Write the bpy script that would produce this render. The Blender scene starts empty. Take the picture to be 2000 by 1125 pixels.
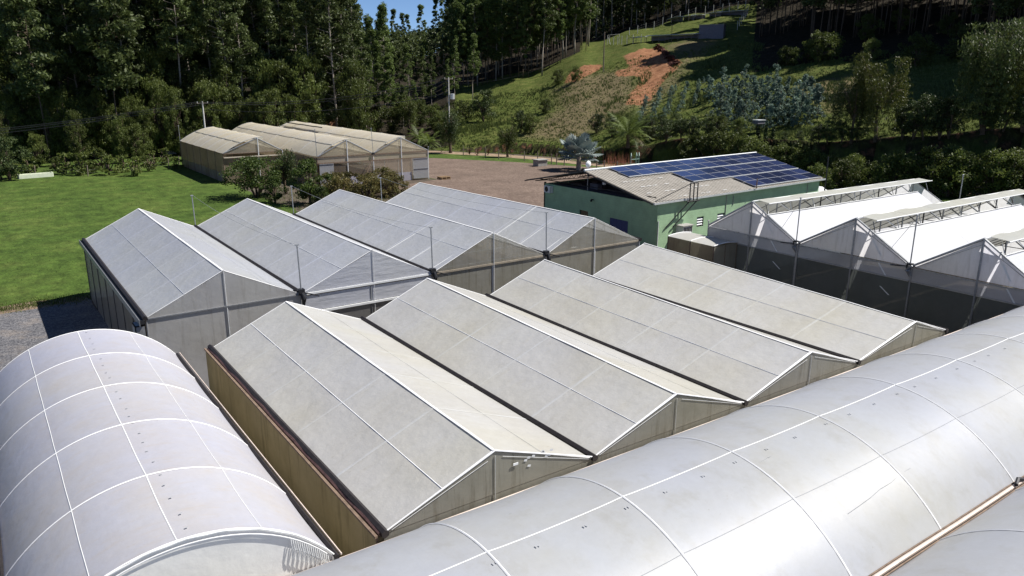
import bpy, math, random
import numpy as np
from mathutils import Vector, Matrix, noise as mnoise
random.seed(7); RS = np.random.RandomState(7)
R = math.radians
sc = bpy.context.scene
COL = sc.collection

# ---------------------------------------------------------------- camera, sky, sun, exposure
CH = 13.9                                   # drone height over the yard
FPX, PIT, YAW, ROL = 1492.25, R(15.52), R(35.14), R(0.22)
def cam_axes():
    F = Vector((math.sin(YAW)*math.cos(PIT), math.cos(YAW)*math.cos(PIT), -math.sin(PIT)))
    Rt = Vector((math.cos(YAW), -math.sin(YAW), 0)); U = Rt.cross(F)
    return F, Rt*math.cos(ROL)+U*math.sin(ROL), -Rt*math.sin(ROL)+U*math.cos(ROL)
F_, R_, U_ = cam_axes()
cd = bpy.data.cameras.new('camera'); cam = bpy.data.objects.new('camera', cd); COL.objects.link(cam)
cd.sensor_width = 36; cd.lens = FPX/2000*36; cd.clip_start = .1; cd.clip_end = 3000
m = Matrix((R_, U_, -F_)).transposed().to_4x4(); m.translation = (0, 0, CH); cam.matrix_world = m
sc.camera = cam
SUN_AZ, SUN_EL = R(112), R(52)               # clockwise from +Y
w = bpy.data.worlds.new('World'); sc.world = w; w.use_nodes = True
nt = w.node_tree; sky = nt.nodes.new('ShaderNodeTexSky'); sky.sky_type = 'NISHITA'; sky.sun_disc = False
sky.sun_elevation = SUN_EL; sky.sun_rotation = SUN_AZ; sky.altitude = 2200; sky.air_density = 0.6; sky.dust_density = 0.1; sky.ozone_density = 5.0
nt.links.new(sky.outputs[0], nt.nodes['Background'].inputs[0]); nt.nodes['Background'].inputs[1].default_value = 0.08
ld = bpy.data.lights.new('sun', 'SUN'); ld.energy = 5.0; ld.angle = R(.5); ld.color = (1, .96, .9)
lo = bpy.data.objects.new('sun', ld); COL.objects.link(lo)
sd = Vector((math.sin(SUN_AZ)*math.cos(SUN_EL), math.cos(SUN_AZ)*math.cos(SUN_EL), math.sin(SUN_EL)))
lo.rotation_euler = sd.to_track_quat('Z', 'Y').to_euler(); lo.location = sd*200
sc.view_settings.view_transform = 'Standard'; sc.view_settings.look = 'None'
sc.view_settings.exposure = 0.6; sc.view_settings.gamma = 1; sc.view_settings.use_curve_mapping = False
sc.cycles.max_bounces = 6; sc.cycles.transparent_max_bounces = 12; sc.cycles.diffuse_bounces = 3

# ---------------------------------------------------------------- helpers
def ray(px, py):
    return F_ + R_*((px-1000)/FPX) - U_*((py-562.5)/FPX)
def at(px, py, z):
    d = ray(px, py); return Vector((0, 0, CH)) + d*((z-CH)/d.z)
class MB:
    def __init__(s): s.v = []; s.f = []
    def quad(s, *p):
        n = len(s.v); s.v += [tuple(q) for q in p]; s.f.append(tuple(range(n, n+len(p))))
    def box(s, a, b):
        x0, y0, z0 = a; x1, y1, z1 = b; n = len(s.v)
        s.v += [(x0,y0,z0),(x1,y0,z0),(x1,y1,z0),(x0,y1,z0),(x0,y0,z1),(x1,y0,z1),(x1,y1,z1),(x0,y1,z1)]
        s.f += [tuple(n+i for i in f) for f in ((0,3,2,1),(4,5,6,7),(0,1,5,4),(1,2,6,5),(2,3,7,6),(3,0,4,7))]
    def tube(s, a, b, r, k=6, r2=None):
        s.path([a, b], [r, r if r2 is None else r2], k)
    def path(s, pts, rs, k=6):
        pts = [Vector(p) for p in pts]
        if not isinstance(rs, (list, tuple)): rs = [rs]*len(pts)
        n0 = len(s.v)
        for i, p in enumerate(pts):
            t = (pts[min(i+1, len(pts)-1)]-pts[max(i-1, 0)]).normalized()
            u = t.cross(Vector((0, 0, 1)))
            if u.length < .05: u = t.cross(Vector((1, 0, 0)))
            u.normalize(); v = t.cross(u)
            for j in range(k):
                a = 2*math.pi*(j+.5)/k; s.v.append(tuple(p+(u*math.cos(a)+v*math.sin(a))*rs[i]))
        for i in range(len(pts)-1):
            for j in range(k):
                a = n0+i*k+j; b = n0+i*k+(j+1) % k
                s.f.append((a, b, b+k, a+k))
        s.f.append(tuple(n0+j for j in range(k))[::-1]); s.f.append(tuple(n0+(len(pts)-1)*k+j for j in range(k)))
    def grid(s, fn, nu, nv):
        n = len(s.v)
        for i in range(nu+1):
            for j in range(nv+1): s.v.append(tuple(fn(i/nu, j/nv)))
        for i in range(nu):
            for j in range(nv):
                a = n+i*(nv+1)+j; s.f.append((a, a+nv+1, a+nv+2, a+1))
    def mesh(s, name, mat, smooth=False):
        me = bpy.data.meshes.new(name); me.from_pydata(s.v, [], s.f)
        for mm in (mat if isinstance(mat, (list, tuple)) else [mat]): me.materials.append(mm)
        if smooth: me.polygons.foreach_set('use_smooth', [True]*len(me.polygons))
        me.update(); return me
    def build(s, name, mat, parent=None, smooth=False, **kw):
        return link(name, s.mesh(name, mat, smooth), parent, **kw)
def link(name, me, parent=None, **kw):
    o = bpy.data.objects.new(name, me); COL.objects.link(o)
    if parent:
        o.parent = parent; o.matrix_parent_inverse = Matrix.Translation(parent.location).inverted() if kw.pop('world', True) else Matrix()
    for k, v in kw.items(): o[k] = v
    return o
def thing(name, loc, label, cat, group=None, rz=0, scale=1):
    o = bpy.data.objects.new(name, None); COL.objects.link(o); o.location = loc; o.rotation_euler.z = rz
    o.empty_display_size = .2
    if scale != 1: o.scale = (scale,)*3 if not isinstance(scale, tuple) else scale
    o['label'] = label; o['category'] = cat
    if group: o['group'] = group
    return o
def tag(o, label, cat, group=None):
    o['label'] = label; o['category'] = cat
    if group: o['group'] = group
    return o
def struct(name, mb, mat, smooth=False):
    return mb.build(name, mat, None, smooth, kind='structure')
def lerp(a, b, t): return a+(b-a)*t

# ---------------------------------------------------------------- materials
def nodes(name):
    mt = bpy.data.materials.new(name); mt.use_nodes = True; n = mt.node_tree
    return mt, n, n.nodes['Principled BSDF'], n.nodes['Material Output']
def N(n, t, **kw):
    x = n.nodes.new(t)
    for k, v in kw.items():
        if hasattr(x, k) and k not in ('Scale',): setattr(x, k, v)
        else: x.inputs[k].default_value = v
    return x
def noise_ramp(n, coord, scale, stops, detail=4, rough=.6, vscale=None):
    src = coord
    if vscale:
        mp = N(n, 'ShaderNodeMapping'); mp.inputs['Scale'].default_value = vscale
        n.links.new(coord, mp.inputs[0]); src = mp.outputs[0]
    nz = N(n, 'ShaderNodeTexNoise'); nz.inputs['Scale'].default_value = scale; nz.inputs['Detail'].default_value = detail
    nz.inputs['Roughness'].default_value = rough; n.links.new(src, nz.inputs['Vector'])
    rp = N(n, 'ShaderNodeValToRGB'); el = rp.color_ramp.elements
    while len(el) < len(stops): el.new(.5)
    for e, (p, c) in zip(el, stops):
        e.position = p; e.color = (*c, 1) if len(c) == 3 else c
    n.links.new(nz.outputs[0], rp.inputs[0]); return rp.outputs[0], nz.outputs[0]
def mixc(n, a, b, f, mode='MIX'):
    x = N(n, 'ShaderNodeMix', data_type='RGBA', blend_type=mode)
    for v, i in ((f, 0), (a, 6), (b, 7)):
        if hasattr(v, 'links'): n.links.new(v, x.inputs[i])
        elif isinstance(v, (int, float)): x.inputs[i].default_value = v
        else: x.inputs[i].default_value = (*v, 1)
    return x.outputs[2]
def bump(n, bs, h, strength, dist=.02):
    b = N(n, 'ShaderNodeBump'); b.inputs['Strength'].default_value = strength; b.inputs['Distance'].default_value = dist
    n.links.new(h, b.inputs['Height']); n.links.new(b.outputs[0], bs.inputs['Normal']); return b
def simple(name, c, rough=.6, metal=0, var=.25, scale=3, bmp=0, spec=.4):
    mt, n, bs, out = nodes(name); g = N(n, 'ShaderNodeNewGeometry')
    d = tuple(x*(1-var) for x in c); e = tuple(min(1, x*(1+var*.6)) for x in c)
    cc, h = noise_ramp(n, g.outputs['Position'], scale, [(.3, d), (.55, c), (.8, e)])
    n.links.new(cc, bs.inputs['Base Color']); bs.inputs['Roughness'].default_value = rough
    bs.inputs['Metallic'].default_value = metal; bs.inputs['Specular IOR Level'].default_value = spec
    if bmp: bump(n, bs, h, bmp)
    return mt
def film(name, c, stain, amt=.35, trans=.3, clear=0., rough=.4, spec=.5, streak=None, stain_scale=.6, aniso=0, wrinkle=.25, sv=None, wr_scale=None, vert=None):
    """polythene sheet: diffuse + translucent, some see-through, large soft stains and fine streaks"""
    mt, n, bs, out = nodes(name); g = N(n, 'ShaderNodeNewGeometry'); P = g.outputs['Position']
    f1, _ = noise_ramp(n, P, stain_scale, [(.38, (0, 0, 0)), (.72, (amt,)*3)], 5, .65)
    col = mixc(n, c, stain, f1)
    f0, _ = noise_ramp(n, P, .17, [(.35, (0, 0, 0)), (.65, (.5, .5, .5))], 2)
    col = mixc(n, col, tuple(x*y for x, y in zip(c, (.9, .92, 1.06))), f0)
    f2, _ = noise_ramp(n, P, 3.5, [(.28, (.93, .93, .925)), (.72, (1.04, 1.04, 1.04))], 9, .85)
    col = mixc(n, col, f2, 1., 'MULTIPLY')
    if streak:
        f3, h3 = noise_ramp(n, P, 1, [(.52, (0, 0, 0)), (.75, (streak[1],)*3)], 6, .7, vscale=streak[2])
        col = mixc(n, col, streak[0], f3)
    f5, _ = noise_ramp(n, P, 7, [(.66, (0, 0, 0)), (.72, (.45, .45, .45))], 3, .6, vscale=(1, 1.6, 1))
    f6, _ = noise_ramp(n, P, .8, [(.5, (0, 0, 0)), (.7, (1, 1, 1))], 2)
    f7 = mixc(n, f5, f6, 1., 'MULTIPLY'); col = mixc(n, col, tuple(x*.6 for x in stain), f7)   # specks of leaf litter and dirt
    if vert:  # algae and splash dirt towards the foot of a wall
        sx = N(n, 'ShaderNodeSeparateXYZ'); n.links.new(P, sx.inputs[0])
        mr = N(n, 'ShaderNodeMapRange'); mr.inputs[1].default_value = vert[1]; mr.inputs[2].default_value = vert[2]; mr.inputs[3].default_value = vert[3]; mr.inputs[4].default_value = 0
        n.links.new(sx.outputs[2], mr.inputs[0]); col = mixc(n, col, vert[0], mr.outputs[0])
    n.links.new(col, bs.inputs['Base Color']); bs.inputs['Roughness'].default_value = rough
    bs.inputs['Specular IOR Level'].default_value = spec
    nz = N(n, 'ShaderNodeTexNoise'); nz.inputs['Scale'].default_value = 2.2; nz.inputs['Detail'].default_value = 5
    if wr_scale:
        mp = N(n, 'ShaderNodeMapping'); mp.inputs['Scale'].default_value = wr_scale; n.links.new(P, mp.inputs[0]); n.links.new(mp.outputs[0], nz.inputs['Vector'])
    else: n.links.new(P, nz.inputs['Vector'])
    b = bump(n, bs, nz.outputs[0], wrinkle, .06)
    tr = N(n, 'ShaderNodeBsdfTranslucent'); n.links.new(col, tr.inputs[0]); n.links.new(b.outputs[0], tr.inputs['Normal'])
    mx = N(n, 'ShaderNodeMixShader'); mx.inputs[0].default_value = trans
    n.links.new(bs.outputs[0], mx.inputs[1]); n.links.new(tr.outputs[0], mx.inputs[2]); last = mx.outputs[0]
    if clear:
        tp = N(n, 'ShaderNodeBsdfTransparent'); tp.inputs[0].default_value = (.93, .94, .92, 1)
        m2 = N(n, 'ShaderNodeMixShader'); m2.inputs[0].default_value = clear
        n.links.new(last, m2.inputs[1]); n.links.new(tp.outputs[0], m2.inputs[2]); last = m2.outputs[0]
    n.links.new(last, out.inputs[0]); return mt
def leafmat(name, c1, c2, trans=.3, rough=.55, rnd=.35):
    mt, n, bs, out = nodes(name); g = N(n, 'ShaderNodeNewGeometry'); oi = N(n, 'ShaderNodeObjectInfo')
    cc, h = noise_ramp(n, g.outputs['Position'], 1.1, [(.35, c1), (.65, c2)], 6, .8)
    mr = N(n, 'ShaderNodeMapRange'); mr.inputs[3].default_value = 1-rnd; mr.inputs[4].default_value = 1+rnd
    n.links.new(oi.outputs['Random'], mr.inputs[0])
    v = N(n, 'ShaderNodeHueSaturation'); n.links.new(mr.outputs[0], v.inputs['Value']); n.links.new(cc, v.inputs['Color'])
    n.links.new(v.outputs[0], bs.inputs['Base Color']); bs.inputs['Roughness'].default_value = rough; bs.inputs['Specular IOR Level'].default_value = .3
    tr = N(n, 'ShaderNodeBsdfTranslucent'); n.links.new(v.outputs[0], tr.inputs[0])
    mx = N(n, 'ShaderNodeMixShader'); mx.inputs[0].default_value = trans
    n.links.new(bs.outputs[0], mx.inputs[1]); n.links.new(tr.outputs[0], mx.inputs[2]); n.links.new(mx.outputs[0], out.inputs[0]); return mt

M = {}
M['film_a'] = film('film_grey', (.59, .605, .62), (.53, .53, .48), .5, .34, spec=.5, rough=.32, streak=((.50, .50, .46), .35, (.5, 3.5, 1)), wrinkle=.5)
M['film_b'] = film('film_beige', (.70, .69, .64), (.58, .54, .42), .7, .34, stain_scale=.2, spec=.5, rough=.32, streak=((.52, .49, .40), .35, (.45, 3.2, 1)), wrinkle=.5)
M['film_c'] = film('film_cream', (.74, .68, .54), (.60, .52, .37), .6, .3, streak=((.50, .43, .30), .4, (.5, 2, 1)))
M['film_d1'] = film('film_lilac_white', (.53, .53, .57), (.54, .49, .42), .6, .25, rough=.38, streak=((.50, .42, .32), .35, (1.2, 5, 5)))
M['film_d2'] = film('film_silver', (.46, .475, .495), (.42, .40, .32), .5, .22, rough=.43, spec=.45, streak=((.29, .27, .20), .35, (1.2, .9, 1)), stain_scale=.45, wr_scale=(1, .6, .6), wrinkle=.12)
M['film_e'] = film('film_bright_white', (.74, .75, .77), (.62, .62, .58), .5, .38, rough=.5, wrinkle=.08)
M['film_flap'] = film('film_flap', (.60, .60, .52), (.50, .48, .40), .5, .3)
M['gable_grey'] = film('gable_grey', (.60, .59, .565), (.46, .43, .38), .5, .4, clear=.10, streak=((.24, .22, .18), .5, (4, 4, .4)))
M['gable_white'] = film('gable_white', (.80, .81, .83), (.66, .66, .66), .4, .45, clear=.08, wrinkle=.5, wr_scale=(.5, .5, 2.2), streak=((.58, .58, .60), .5, (.6, .6, 3)))
M['gable_clear'] = film('gable_clear', (.56, .53, .44), (.36, .32, .20), .6, .45, clear=.38, streak=((.26, .23, .14), .7, (5, 5, .35)))
M['gable_stained'] = film('gable_stained', (.38, .365, .30), (.26, .24, .17), .7, .35, clear=.12, streak=((.14, .12, .08), .8, (5, 5, .35)))
M['gable_e'] = film('gable_pale', (.86, .85, .86), (.70, .66, .62), .4, .62, clear=.0, streak=((.40, .38, .36), .4, (5, 5, .5)))
M['gable_d1'] = film('gable_ivory', (.92, .91, .85), (.84, .82, .74), .4, .25, clear=0.0, wrinkle=.3)
M['wall_brown'] = film('wall_brown', (.55, .44, .23), (.34, .26, .11), .8, .3, clear=.0, streak=((.16, .12, .05), .8, (3, 3, .3)), vert=((.20, .18, .06), 0, 3.0, .5), spec=.2, rough=.7)
M['wall_clear'] = film('wall_clear', (.30, .29, .27), (.17, .15, .12), .7, .35, clear=.35, streak=((.16, .14, .12), .7, (3, 3, .35)))
M['wall_c'] = film('wall_tan', (.34, .28, .19), (.19, .14, .08), .8, .35, clear=.2, streak=((.16, .11, .06), .8, (2, 2, .3)))
M['net'] = film('shade_net', (.12, .13, .12), (.07, .08, .07), .5, .25, clear=.05, rough=.8, spec=.15, streak=((.10, .10, .09), .4, (4, 4, .3)))
M['screen'] = film('screen_cream', (.72, .66, .54), (.6, .5, .36), .4, .4, rough=.7)
M['batten'] = simple('batten_white', (.80, .80, .80), .5, var=.06)
M['batten2'] = simple('batten_pale', (.70, .705, .70), .55, var=.08)
M['batten_b'] = film('tube_under_film_beige', (.64, .64, .60), (.56, .53, .43), .8, .25, stain_scale=.9)
M['batten_a'] = film('tube_under_film_grey', (.62, .64, .68), (.55, .55, .53), .7, .25, stain_scale=.9)
M['galv'] = simple('galvanised_steel', (.36, .37, .38), .5, .6, var=.25, scale=8)
M['rust'] = simple('weathered_timber', (.20, .14, .10), .8, var=.4, scale=6, bmp=.3)
M['gutter'] = simple('black_gutter', (.022, .018, .018), .6, var=.4, scale=6)
M['dark'] = simple('dark_steel', (.035, .035, .038), .5, .3, var=.3)
M['pinkpipe'] = simple('pale_gutter', (.60, .50, .43), .55, var=.2, scale=5)
M['frame_alu'] = simple('panel_frame', (.34, .35, .37), .45, .3, var=.1)
M['ink'] = simple('faded_ink', (.34, .35, .37), .7, var=.1)
M['duct'] = simple('dusty_beam', (.34, .29, .22), .8, var=.3)
M['concrete'] = simple('concrete', (.33, .32, .30), .85, var=.3, scale=4, bmp=.4)
M['white'] = simple('white_paint', (.78, .79, .78), .5, var=.08)
M['wood'] = simple('post_wood', (.22, .18, .14), .85, var=.35, scale=5)
M['bark'] = simple('pale_bark', (.36, .31, .26), .85, var=.35, scale=2.5, bmp=.5)
M['bark2'] = simple('brown_bark', (.12, .085, .06), .9, var=.4, scale=3, bmp=.5)
M['blue'] = simple('blue_door', (.07, .08, .20), .5, var=.15)
M['glassd'] = simple('dark_glass', (.02, .022, .025), .1, var=.2, spec=.8)
M['rubber'] = simple('rubber', (.02, .02, .02), .8)
M['cardboard'] = simple('brown_box', (.30, .20, .11), .8)
M['greywall'] = simple('grey_render', (.18, .17, .20), .9, var=.15, bmp=.2)
M['redleaf'] = leafmat('red_leaf', (.12, .03, .02), (.07, .06, .02))
M['stalk'] = simple('rust_stalk', (.25, .09, .05), .8, var=.4)
M['leaf_euc'] = leafmat('eucalyptus_leaf', (.048, .070, .020), (.115, .145, .045), .3)
M['leaf_euc2'] = leafmat('eucalyptus_leaf_fresh', (.07, .105, .025), (.14, .185, .05), .35)
M['leaf_blue'] = leafmat('sapling_leaf', (.09, .14, .105), (.21, .28, .22), .3)
M['leaf_bush'] = leafmat('bush_leaf', (.055, .08, .018), (.135, .16, .038), .35)
M['leaf_yel'] = leafmat('willow_leaf', (.06, .08, .018), (.13, .14, .03), .35)
M['leaf_dark'] = leafmat('dark_leaf', (.032, .052, .016), (.075, .10, .03), .25)
M['leaf_fruit'] = leafmat('fruit_leaf', (.035, .07, .013), (.10, .13, .03), .35)
M['leaf_rust'] = leafmat('rusty_leaf', (.075, .085, .022), (.16, .12, .045), .3)
M['leaf_palm'] = leafmat('palm_leaf', (.08, .12, .025), (.14, .18, .04), .3)
M['leaf_silver'] = leafmat('silver_fan', (.15, .19, .18), (.22, .26, .245), .1)
M['blade'] = leafmat('weed_blade', (.08, .12, .02), (.15, .17, .05), .3)

def cell_mat(name, cols, scale, bmpS=.6, rough=.9, big=None):
    mt, n, bs, out = nodes(name); g = N(n, 'ShaderNodeNewGeometry'); P = g.outputs['Position']
    vo = N(n, 'ShaderNodeTexVoronoi'); vo.inputs['Scale'].default_value = scale; n.links.new(P, vo.inputs['Vector'])
    rp = N(n, 'ShaderNodeValToRGB'); el = rp.color_ramp.elements
    sp = N(n, 'ShaderNodeSeparateColor'); n.links.new(vo.outputs['Color'], sp.inputs[0]); n.links.new(sp.outputs[0], rp.inputs[0])
    while len(el) < len(cols): el.new(.5)
    for i, (e, c) in enumerate(zip(el, cols)): e.position = i/(len(cols)-1); e.color = (*c, 1)
    f, h = noise_ramp(n, P, .25, [(.3, (.72,)*3), (.7, (1.12,)*3)], 6, .7)
    col = mixc(n, rp.outputs[0], f, 1., 'MULTIPLY')
    if big:
        f2, _ = noise_ramp(n, P, big[1], [(.5, (0,)*3), (.68, (big[2],)*3)], 5, .7); col = mixc(n, col, big[0], f2)
    n.links.new(col, bs.inputs['Base Color']); bs.inputs['Roughness'].default_value = rough; bs.inputs['Specular IOR Level'].default_value = .2
    bump(n, bs, vo.outputs['Distance'], bmpS, .03); return mt
M['gravel'] = cell_mat('gravel', [(.07, .07, .078), (.13, .13, .14), (.21, .205, .21)], 14, big=((.25, .20, .15), .5, .4))
M['yard'] = cell_mat('compacted_yard', [(.125, .09, .072), (.165, .12, .095), (.21, .158, .125)], 5, .5, big=((.10, .072, .055), .22, .5))
def ground_mat():
    """one soil-and-grass material: the vertex attribute 'zone' says where bare red soil (R), dry straw grass (G), forest litter (B) lie"""
    mt, n, bs, out = nodes('hill_ground'); g = N(n, 'ShaderNodeNewGeometry'); P = g.outputs['Position']
    at_ = N(n, 'ShaderNodeAttribute'); at_.attribute_name = 'zone'; sp = N(n, 'ShaderNodeSeparateColor'); n.links.new(at_.outputs['Color'], sp.inputs[0])
    g1, h1 = noise_ramp(n, P, .55, [(.3, (.045, .065, .013)), (.5, (.09, .115, .025)), (.72, (.16, .155, .05))], 8, .72)
    d1, _ = noise_ramp(n, P, 1.2, [(.3, (.08, .065, .038)), (.5, (.18, .145, .08)), (.72, (.12, .125, .04))], 8, .75)
    s1, _ = noise_ramp(n, P, .8, [(.3, (.15, .06, .032)), (.52, (.34, .165, .085)), (.75, (.42, .24, .14))], 8, .7)
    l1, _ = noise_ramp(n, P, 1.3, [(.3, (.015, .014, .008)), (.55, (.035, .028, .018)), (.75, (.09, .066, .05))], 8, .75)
    nz = N(n, 'ShaderNodeTexNoise'); nz.inputs['Scale'].default_value = .9; nz.inputs['Detail'].default_value = 6; n.links.new(P, nz.inputs['Vector'])
    def mask(ch, lo, hi):
        a = N(n, 'ShaderNodeMath', operation='SUBTRACT'); n.links.new(nz.outputs[0], a.inputs[0]); a.inputs[1].default_value = .5
        b = N(n, 'ShaderNodeMath', operation='MULTIPLY_ADD'); n.links.new(a.outputs[0], b.inputs[0]); b.inputs[1].default_value = .6; n.links.new(sp.outputs[ch], b.inputs[2])
        r = N(n, 'ShaderNodeMapRange'); r.inputs[1].default_value = lo; r.inputs[2].default_value = hi; n.links.new(b.outputs[0], r.inputs[0]); return r.outputs[0]
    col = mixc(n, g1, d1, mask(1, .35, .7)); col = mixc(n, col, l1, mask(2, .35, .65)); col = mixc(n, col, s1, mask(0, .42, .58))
    f, _ = noise_ramp(n, P, 4.5, [(.3, (.62,)*3), (.7, (1.2,)*3)], 6, .8); col = mixc(n, col, f, 1., 'MULTIPLY')
    n.links.new(col, bs.inputs['Base Color']); bs.inputs['Roughness'].default_value = .95; bs.inputs['Specular IOR Level'].default_value = .1
    nb = N(n, 'ShaderNodeTexNoise'); nb.inputs['Scale'].default_value = 2.5; nb.inputs['Detail'].default_value = 9; nb.inputs['Roughness'].default_value = .75; n.links.new(P, nb.inputs['Vector'])
    bump(n, bs, nb.outputs[0], 1.0, .35); return mt
M['ground'] = ground_mat()
def lawn_mat():
    mt, n, bs, out = nodes('lawn_grass'); g = N(n, 'ShaderNodeNewGeometry'); P = g.outputs['Position']
    a, _ = noise_ramp(n, P, .16, [(.3, (.038, .070, .012)), (.5, (.062, .102, .018)), (.7, (.095, .126, .028))], 6, .7)
    b, h = noise_ramp(n, P, 3.0, [(.3, (.48,)*3), (.72, (1.45,)*3)], 9, .85, vscale=(1, .5, 1)); c = mixc(n, a, b, 1., 'MULTIPLY')
    b2, _ = noise_ramp(n, P, .9, [(.32, (.66,)*3), (.68, (1.3,)*3)], 4, .6, vscale=(1, .6, 1)); c = mixc(n, c, b2, 1., 'MULTIPLY')
    s, _ = noise_ramp(n, P, .45, [(.66, (0,)*3), (.80, (.6,)*3)], 7, .7); c = mixc(n, c, (.14, .12, .055), s)
    n.links.new(c, bs.inputs['Base Color']); bs.inputs['Roughness'].default_value = .9; bs.inputs['Specular IOR Level'].default_value = .15
    nb = N(n, 'ShaderNodeTexNoise'); nb.inputs['Scale'].default_value = 5; nb.inputs['Detail'].default_value = 8; n.links.new(P, nb.inputs['Vector'])
    bump(n, bs, nb.outputs[0], .8, .12); return mt
M['lawn'] = lawn_mat()
M['clay'] = cell_mat('yard_soil', [(.07, .055, .04), (.10, .078, .06), (.13, .105, .085)], 6, .4, big=((.06, .08, .03), .4, .5))
M['road2'] = cell_mat('tan_soil', [(.16, .115, .08), (.21, .155, .11), (.27, .20, .15)], 9, .4, big=((.08, .09, .03), 1.2, .7))
M['road'] = cell_mat('dirt_track', [(.24, .17, .11), (.29, .21, .14), (.33, .25, .17)], 3, .3)
def solar_mat():
    mt, n, bs, out = nodes('solar_cells'); tc = N(n, 'ShaderNodeTexCoord')
    br = N(n, 'ShaderNodeTexBrick'); br.offset = 0; br.inputs['Scale'].default_value = 1; br.inputs['Brick Width'].default_value = .167; br.inputs['Row Height'].default_value = .16
    br.inputs['Mortar Size'].default_value = .004; br.inputs['Color1'].default_value = (.014, .021, .060, 1); br.inputs['Color2'].default_value = (.018, .027, .072, 1); br.inputs['Mortar'].default_value = (.045, .05, .09, 1)
    n.links.new(tc.outputs['Object'], br.inputs['Vector']); oi = N(n, 'ShaderNodeObjectInfo')
    hs = N(n, 'ShaderNodeHueSaturation'); mr = N(n, 'ShaderNodeMapRange'); mr.inputs[3].default_value = .6; mr.inputs[4].default_value = 1.6
    n.links.new(oi.outputs['Random'], mr.inputs[0]); n.links.new(mr.outputs[0], hs.inputs['Value']); n.links.new(br.outputs[0], hs.inputs['Color'])
    n.links.new(hs.outputs[0], bs.inputs['Base Color']); bs.inputs['Roughness'].default_value = .16; bs.inputs['Specular IOR Level'].default_value = .6; return mt
M['solar'] = solar_mat()
def block_mat():
    mt, n, bs, out = nodes('green_painted_block'); g = N(n, 'ShaderNodeNewGeometry'); P = g.outputs['Position']
    sx = N(n, 'ShaderNodeSeparateXYZ'); n.links.new(P, sx.inputs[0]); ad = N(n, 'ShaderNodeMath', operation='ADD'); n.links.new(sx.outputs[0], ad.inputs[0]); n.links.new(sx.outputs[1], ad.inputs[1])
    cb = N(n, 'ShaderNodeCombineXYZ'); n.links.new(ad.outputs[0], cb.inputs[0]); n.links.new(sx.outputs[2], cb.inputs[1])
    br = N(n, 'ShaderNodeTexBrick'); br.inputs['Scale'].default_value = 1; br.inputs['Brick Width'].default_value = .4; br.inputs['Row Height'].default_value = .2; br.inputs['Mortar Size'].default_value = .008
    br.inputs['Color1'].default_value = (.36, .545, .33, 1); br.inputs['Color2'].default_value = (.375, .56, .34, 1); br.inputs['Mortar'].default_value = (.31, .47, .29, 1)
    n.links.new(cb.outputs[0], br.inputs['Vector'])
    f, h = noise_ramp(n, P, .8, [(.35, (.82,)*3), (.65, (1.05,)*3)], 5, .7); col = mixc(n, br.outputs[0], f, 1., 'MULTIPLY')
    n.links.new(col, bs.inputs['Base Color']); bs.inputs['Roughness'].default_value = .75; bump(n, bs, br.outputs['Fac'], -.5, .01); return mt
M['block'] = block_mat()
M['cement_shade'] = simple('fibre_cement_trough', (.17, .15, .125), .9, var=.3, scale=2)
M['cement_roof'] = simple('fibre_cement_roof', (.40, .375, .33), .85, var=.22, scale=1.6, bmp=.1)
M['steelwhite'] = simple('eave_gutter_steel', (.62, .64, .64), .45, .3, var=.15)

# ---------------------------------------------------------------- terrain
def colz(r, D, c):                     # terrain height where column c, row r of the view is D metres away
    d = ray(c, r); return CH + d.z/math.hypot(d.x, d.y)*D
def caz(c):
    d = ray(c, 200); return math.degrees(math.atan2(d.x, d.y))
def g0(c, r):
    p = at(c, r, 0); return math.hypot(p.x, p.y)
def prof(c, base, lst):
    b = g0(c, base) if base > 20 else base
    return caz(c), b, [(b, 0.)] + [(D, colz(r, D, c)) for r, D in lst]
COLS = [(-60, 160, [(160, 0), (260, 12), (600, 60)]),
        (-6, 135, [(135, 0), (180, 2), (330, 12), (520, 34), (800, 60)]),
        (caz(200), 150, [(150, 0), (200, 3), (300, 14), (600, 40)]),
        (caz(450), 165, [(165, 0), (200, 3), (300, 14), (600, 46)]),
        (caz(700), 155, [(155, 0), (175, 2), (220, 6), (300, 14), (500, 26), (700, 32)]),
        (caz(830), g0(830, 292), [(g0(830, 292), 0), (190, 3.5), (230, 8), (330, 15), (450, 22), (700, 30)]),
        prof(900, 296, [(268, 156), (222, 186), (180, 215), (130, 270), (100, 340), (70, 600)]),
        prof(1030, 302, [(281, 144), (240, 165), (190, 192), (150, 220), (110, 262), (80, 330), (40, 600)]),
        prof(1150, 312, [(290, 136), (230, 160), (180, 180), (125, 205), (95, 232), (70, 290), (0, 600)]),
        prof(1250, 318, [(288, 130), (230, 152), (170, 176), (105, 203), (80, 222), (62, 250), (0, 400), (-60, 600)]),
        prof(1350, 321, [(283, 126), (230, 147), (160, 172), (100, 198), (76, 212), (38, 246), (10, 290), (-100, 600)]),
        prof(1450, 330, [(287, 119), (240, 138), (170, 162), (100, 192), (70, 208), (20, 250), (-30, 320), (-150, 600)]),
        prof(1600, 352, [(302, 108), (250, 127), (180, 150), (110, 176), (50, 205), (-20, 250), (-200, 600)]),
        prof(1800, 366, [(316, 100), (260, 117), (190, 140), (120, 165), (50, 195), (-40, 240), (-250, 600)]),
        prof(2000, 378, [(328, 94), (270, 110), (190, 134), (110, 160), (30, 190), (-60, 235), (-300, 600)]),
        (82, 100, [(100, 0), (120, 6), (160, 18), (240, 45), (600, 140)]),
        (110, 130, [(130, 0), (200, 10), (600, 60)])]
COLS.sort(key=lambda t: t[0])
AZS = [c[0] for c in COLS]
def pz(c, D):
    l = c[2]
    if D <= l[0][0]: return 0.
    for (a, za), (b, zb) in zip(l, l[1:]):
        if D < b: return za+(zb-za)*(D-a)/(b-a)
    return l[-1][1]
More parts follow.
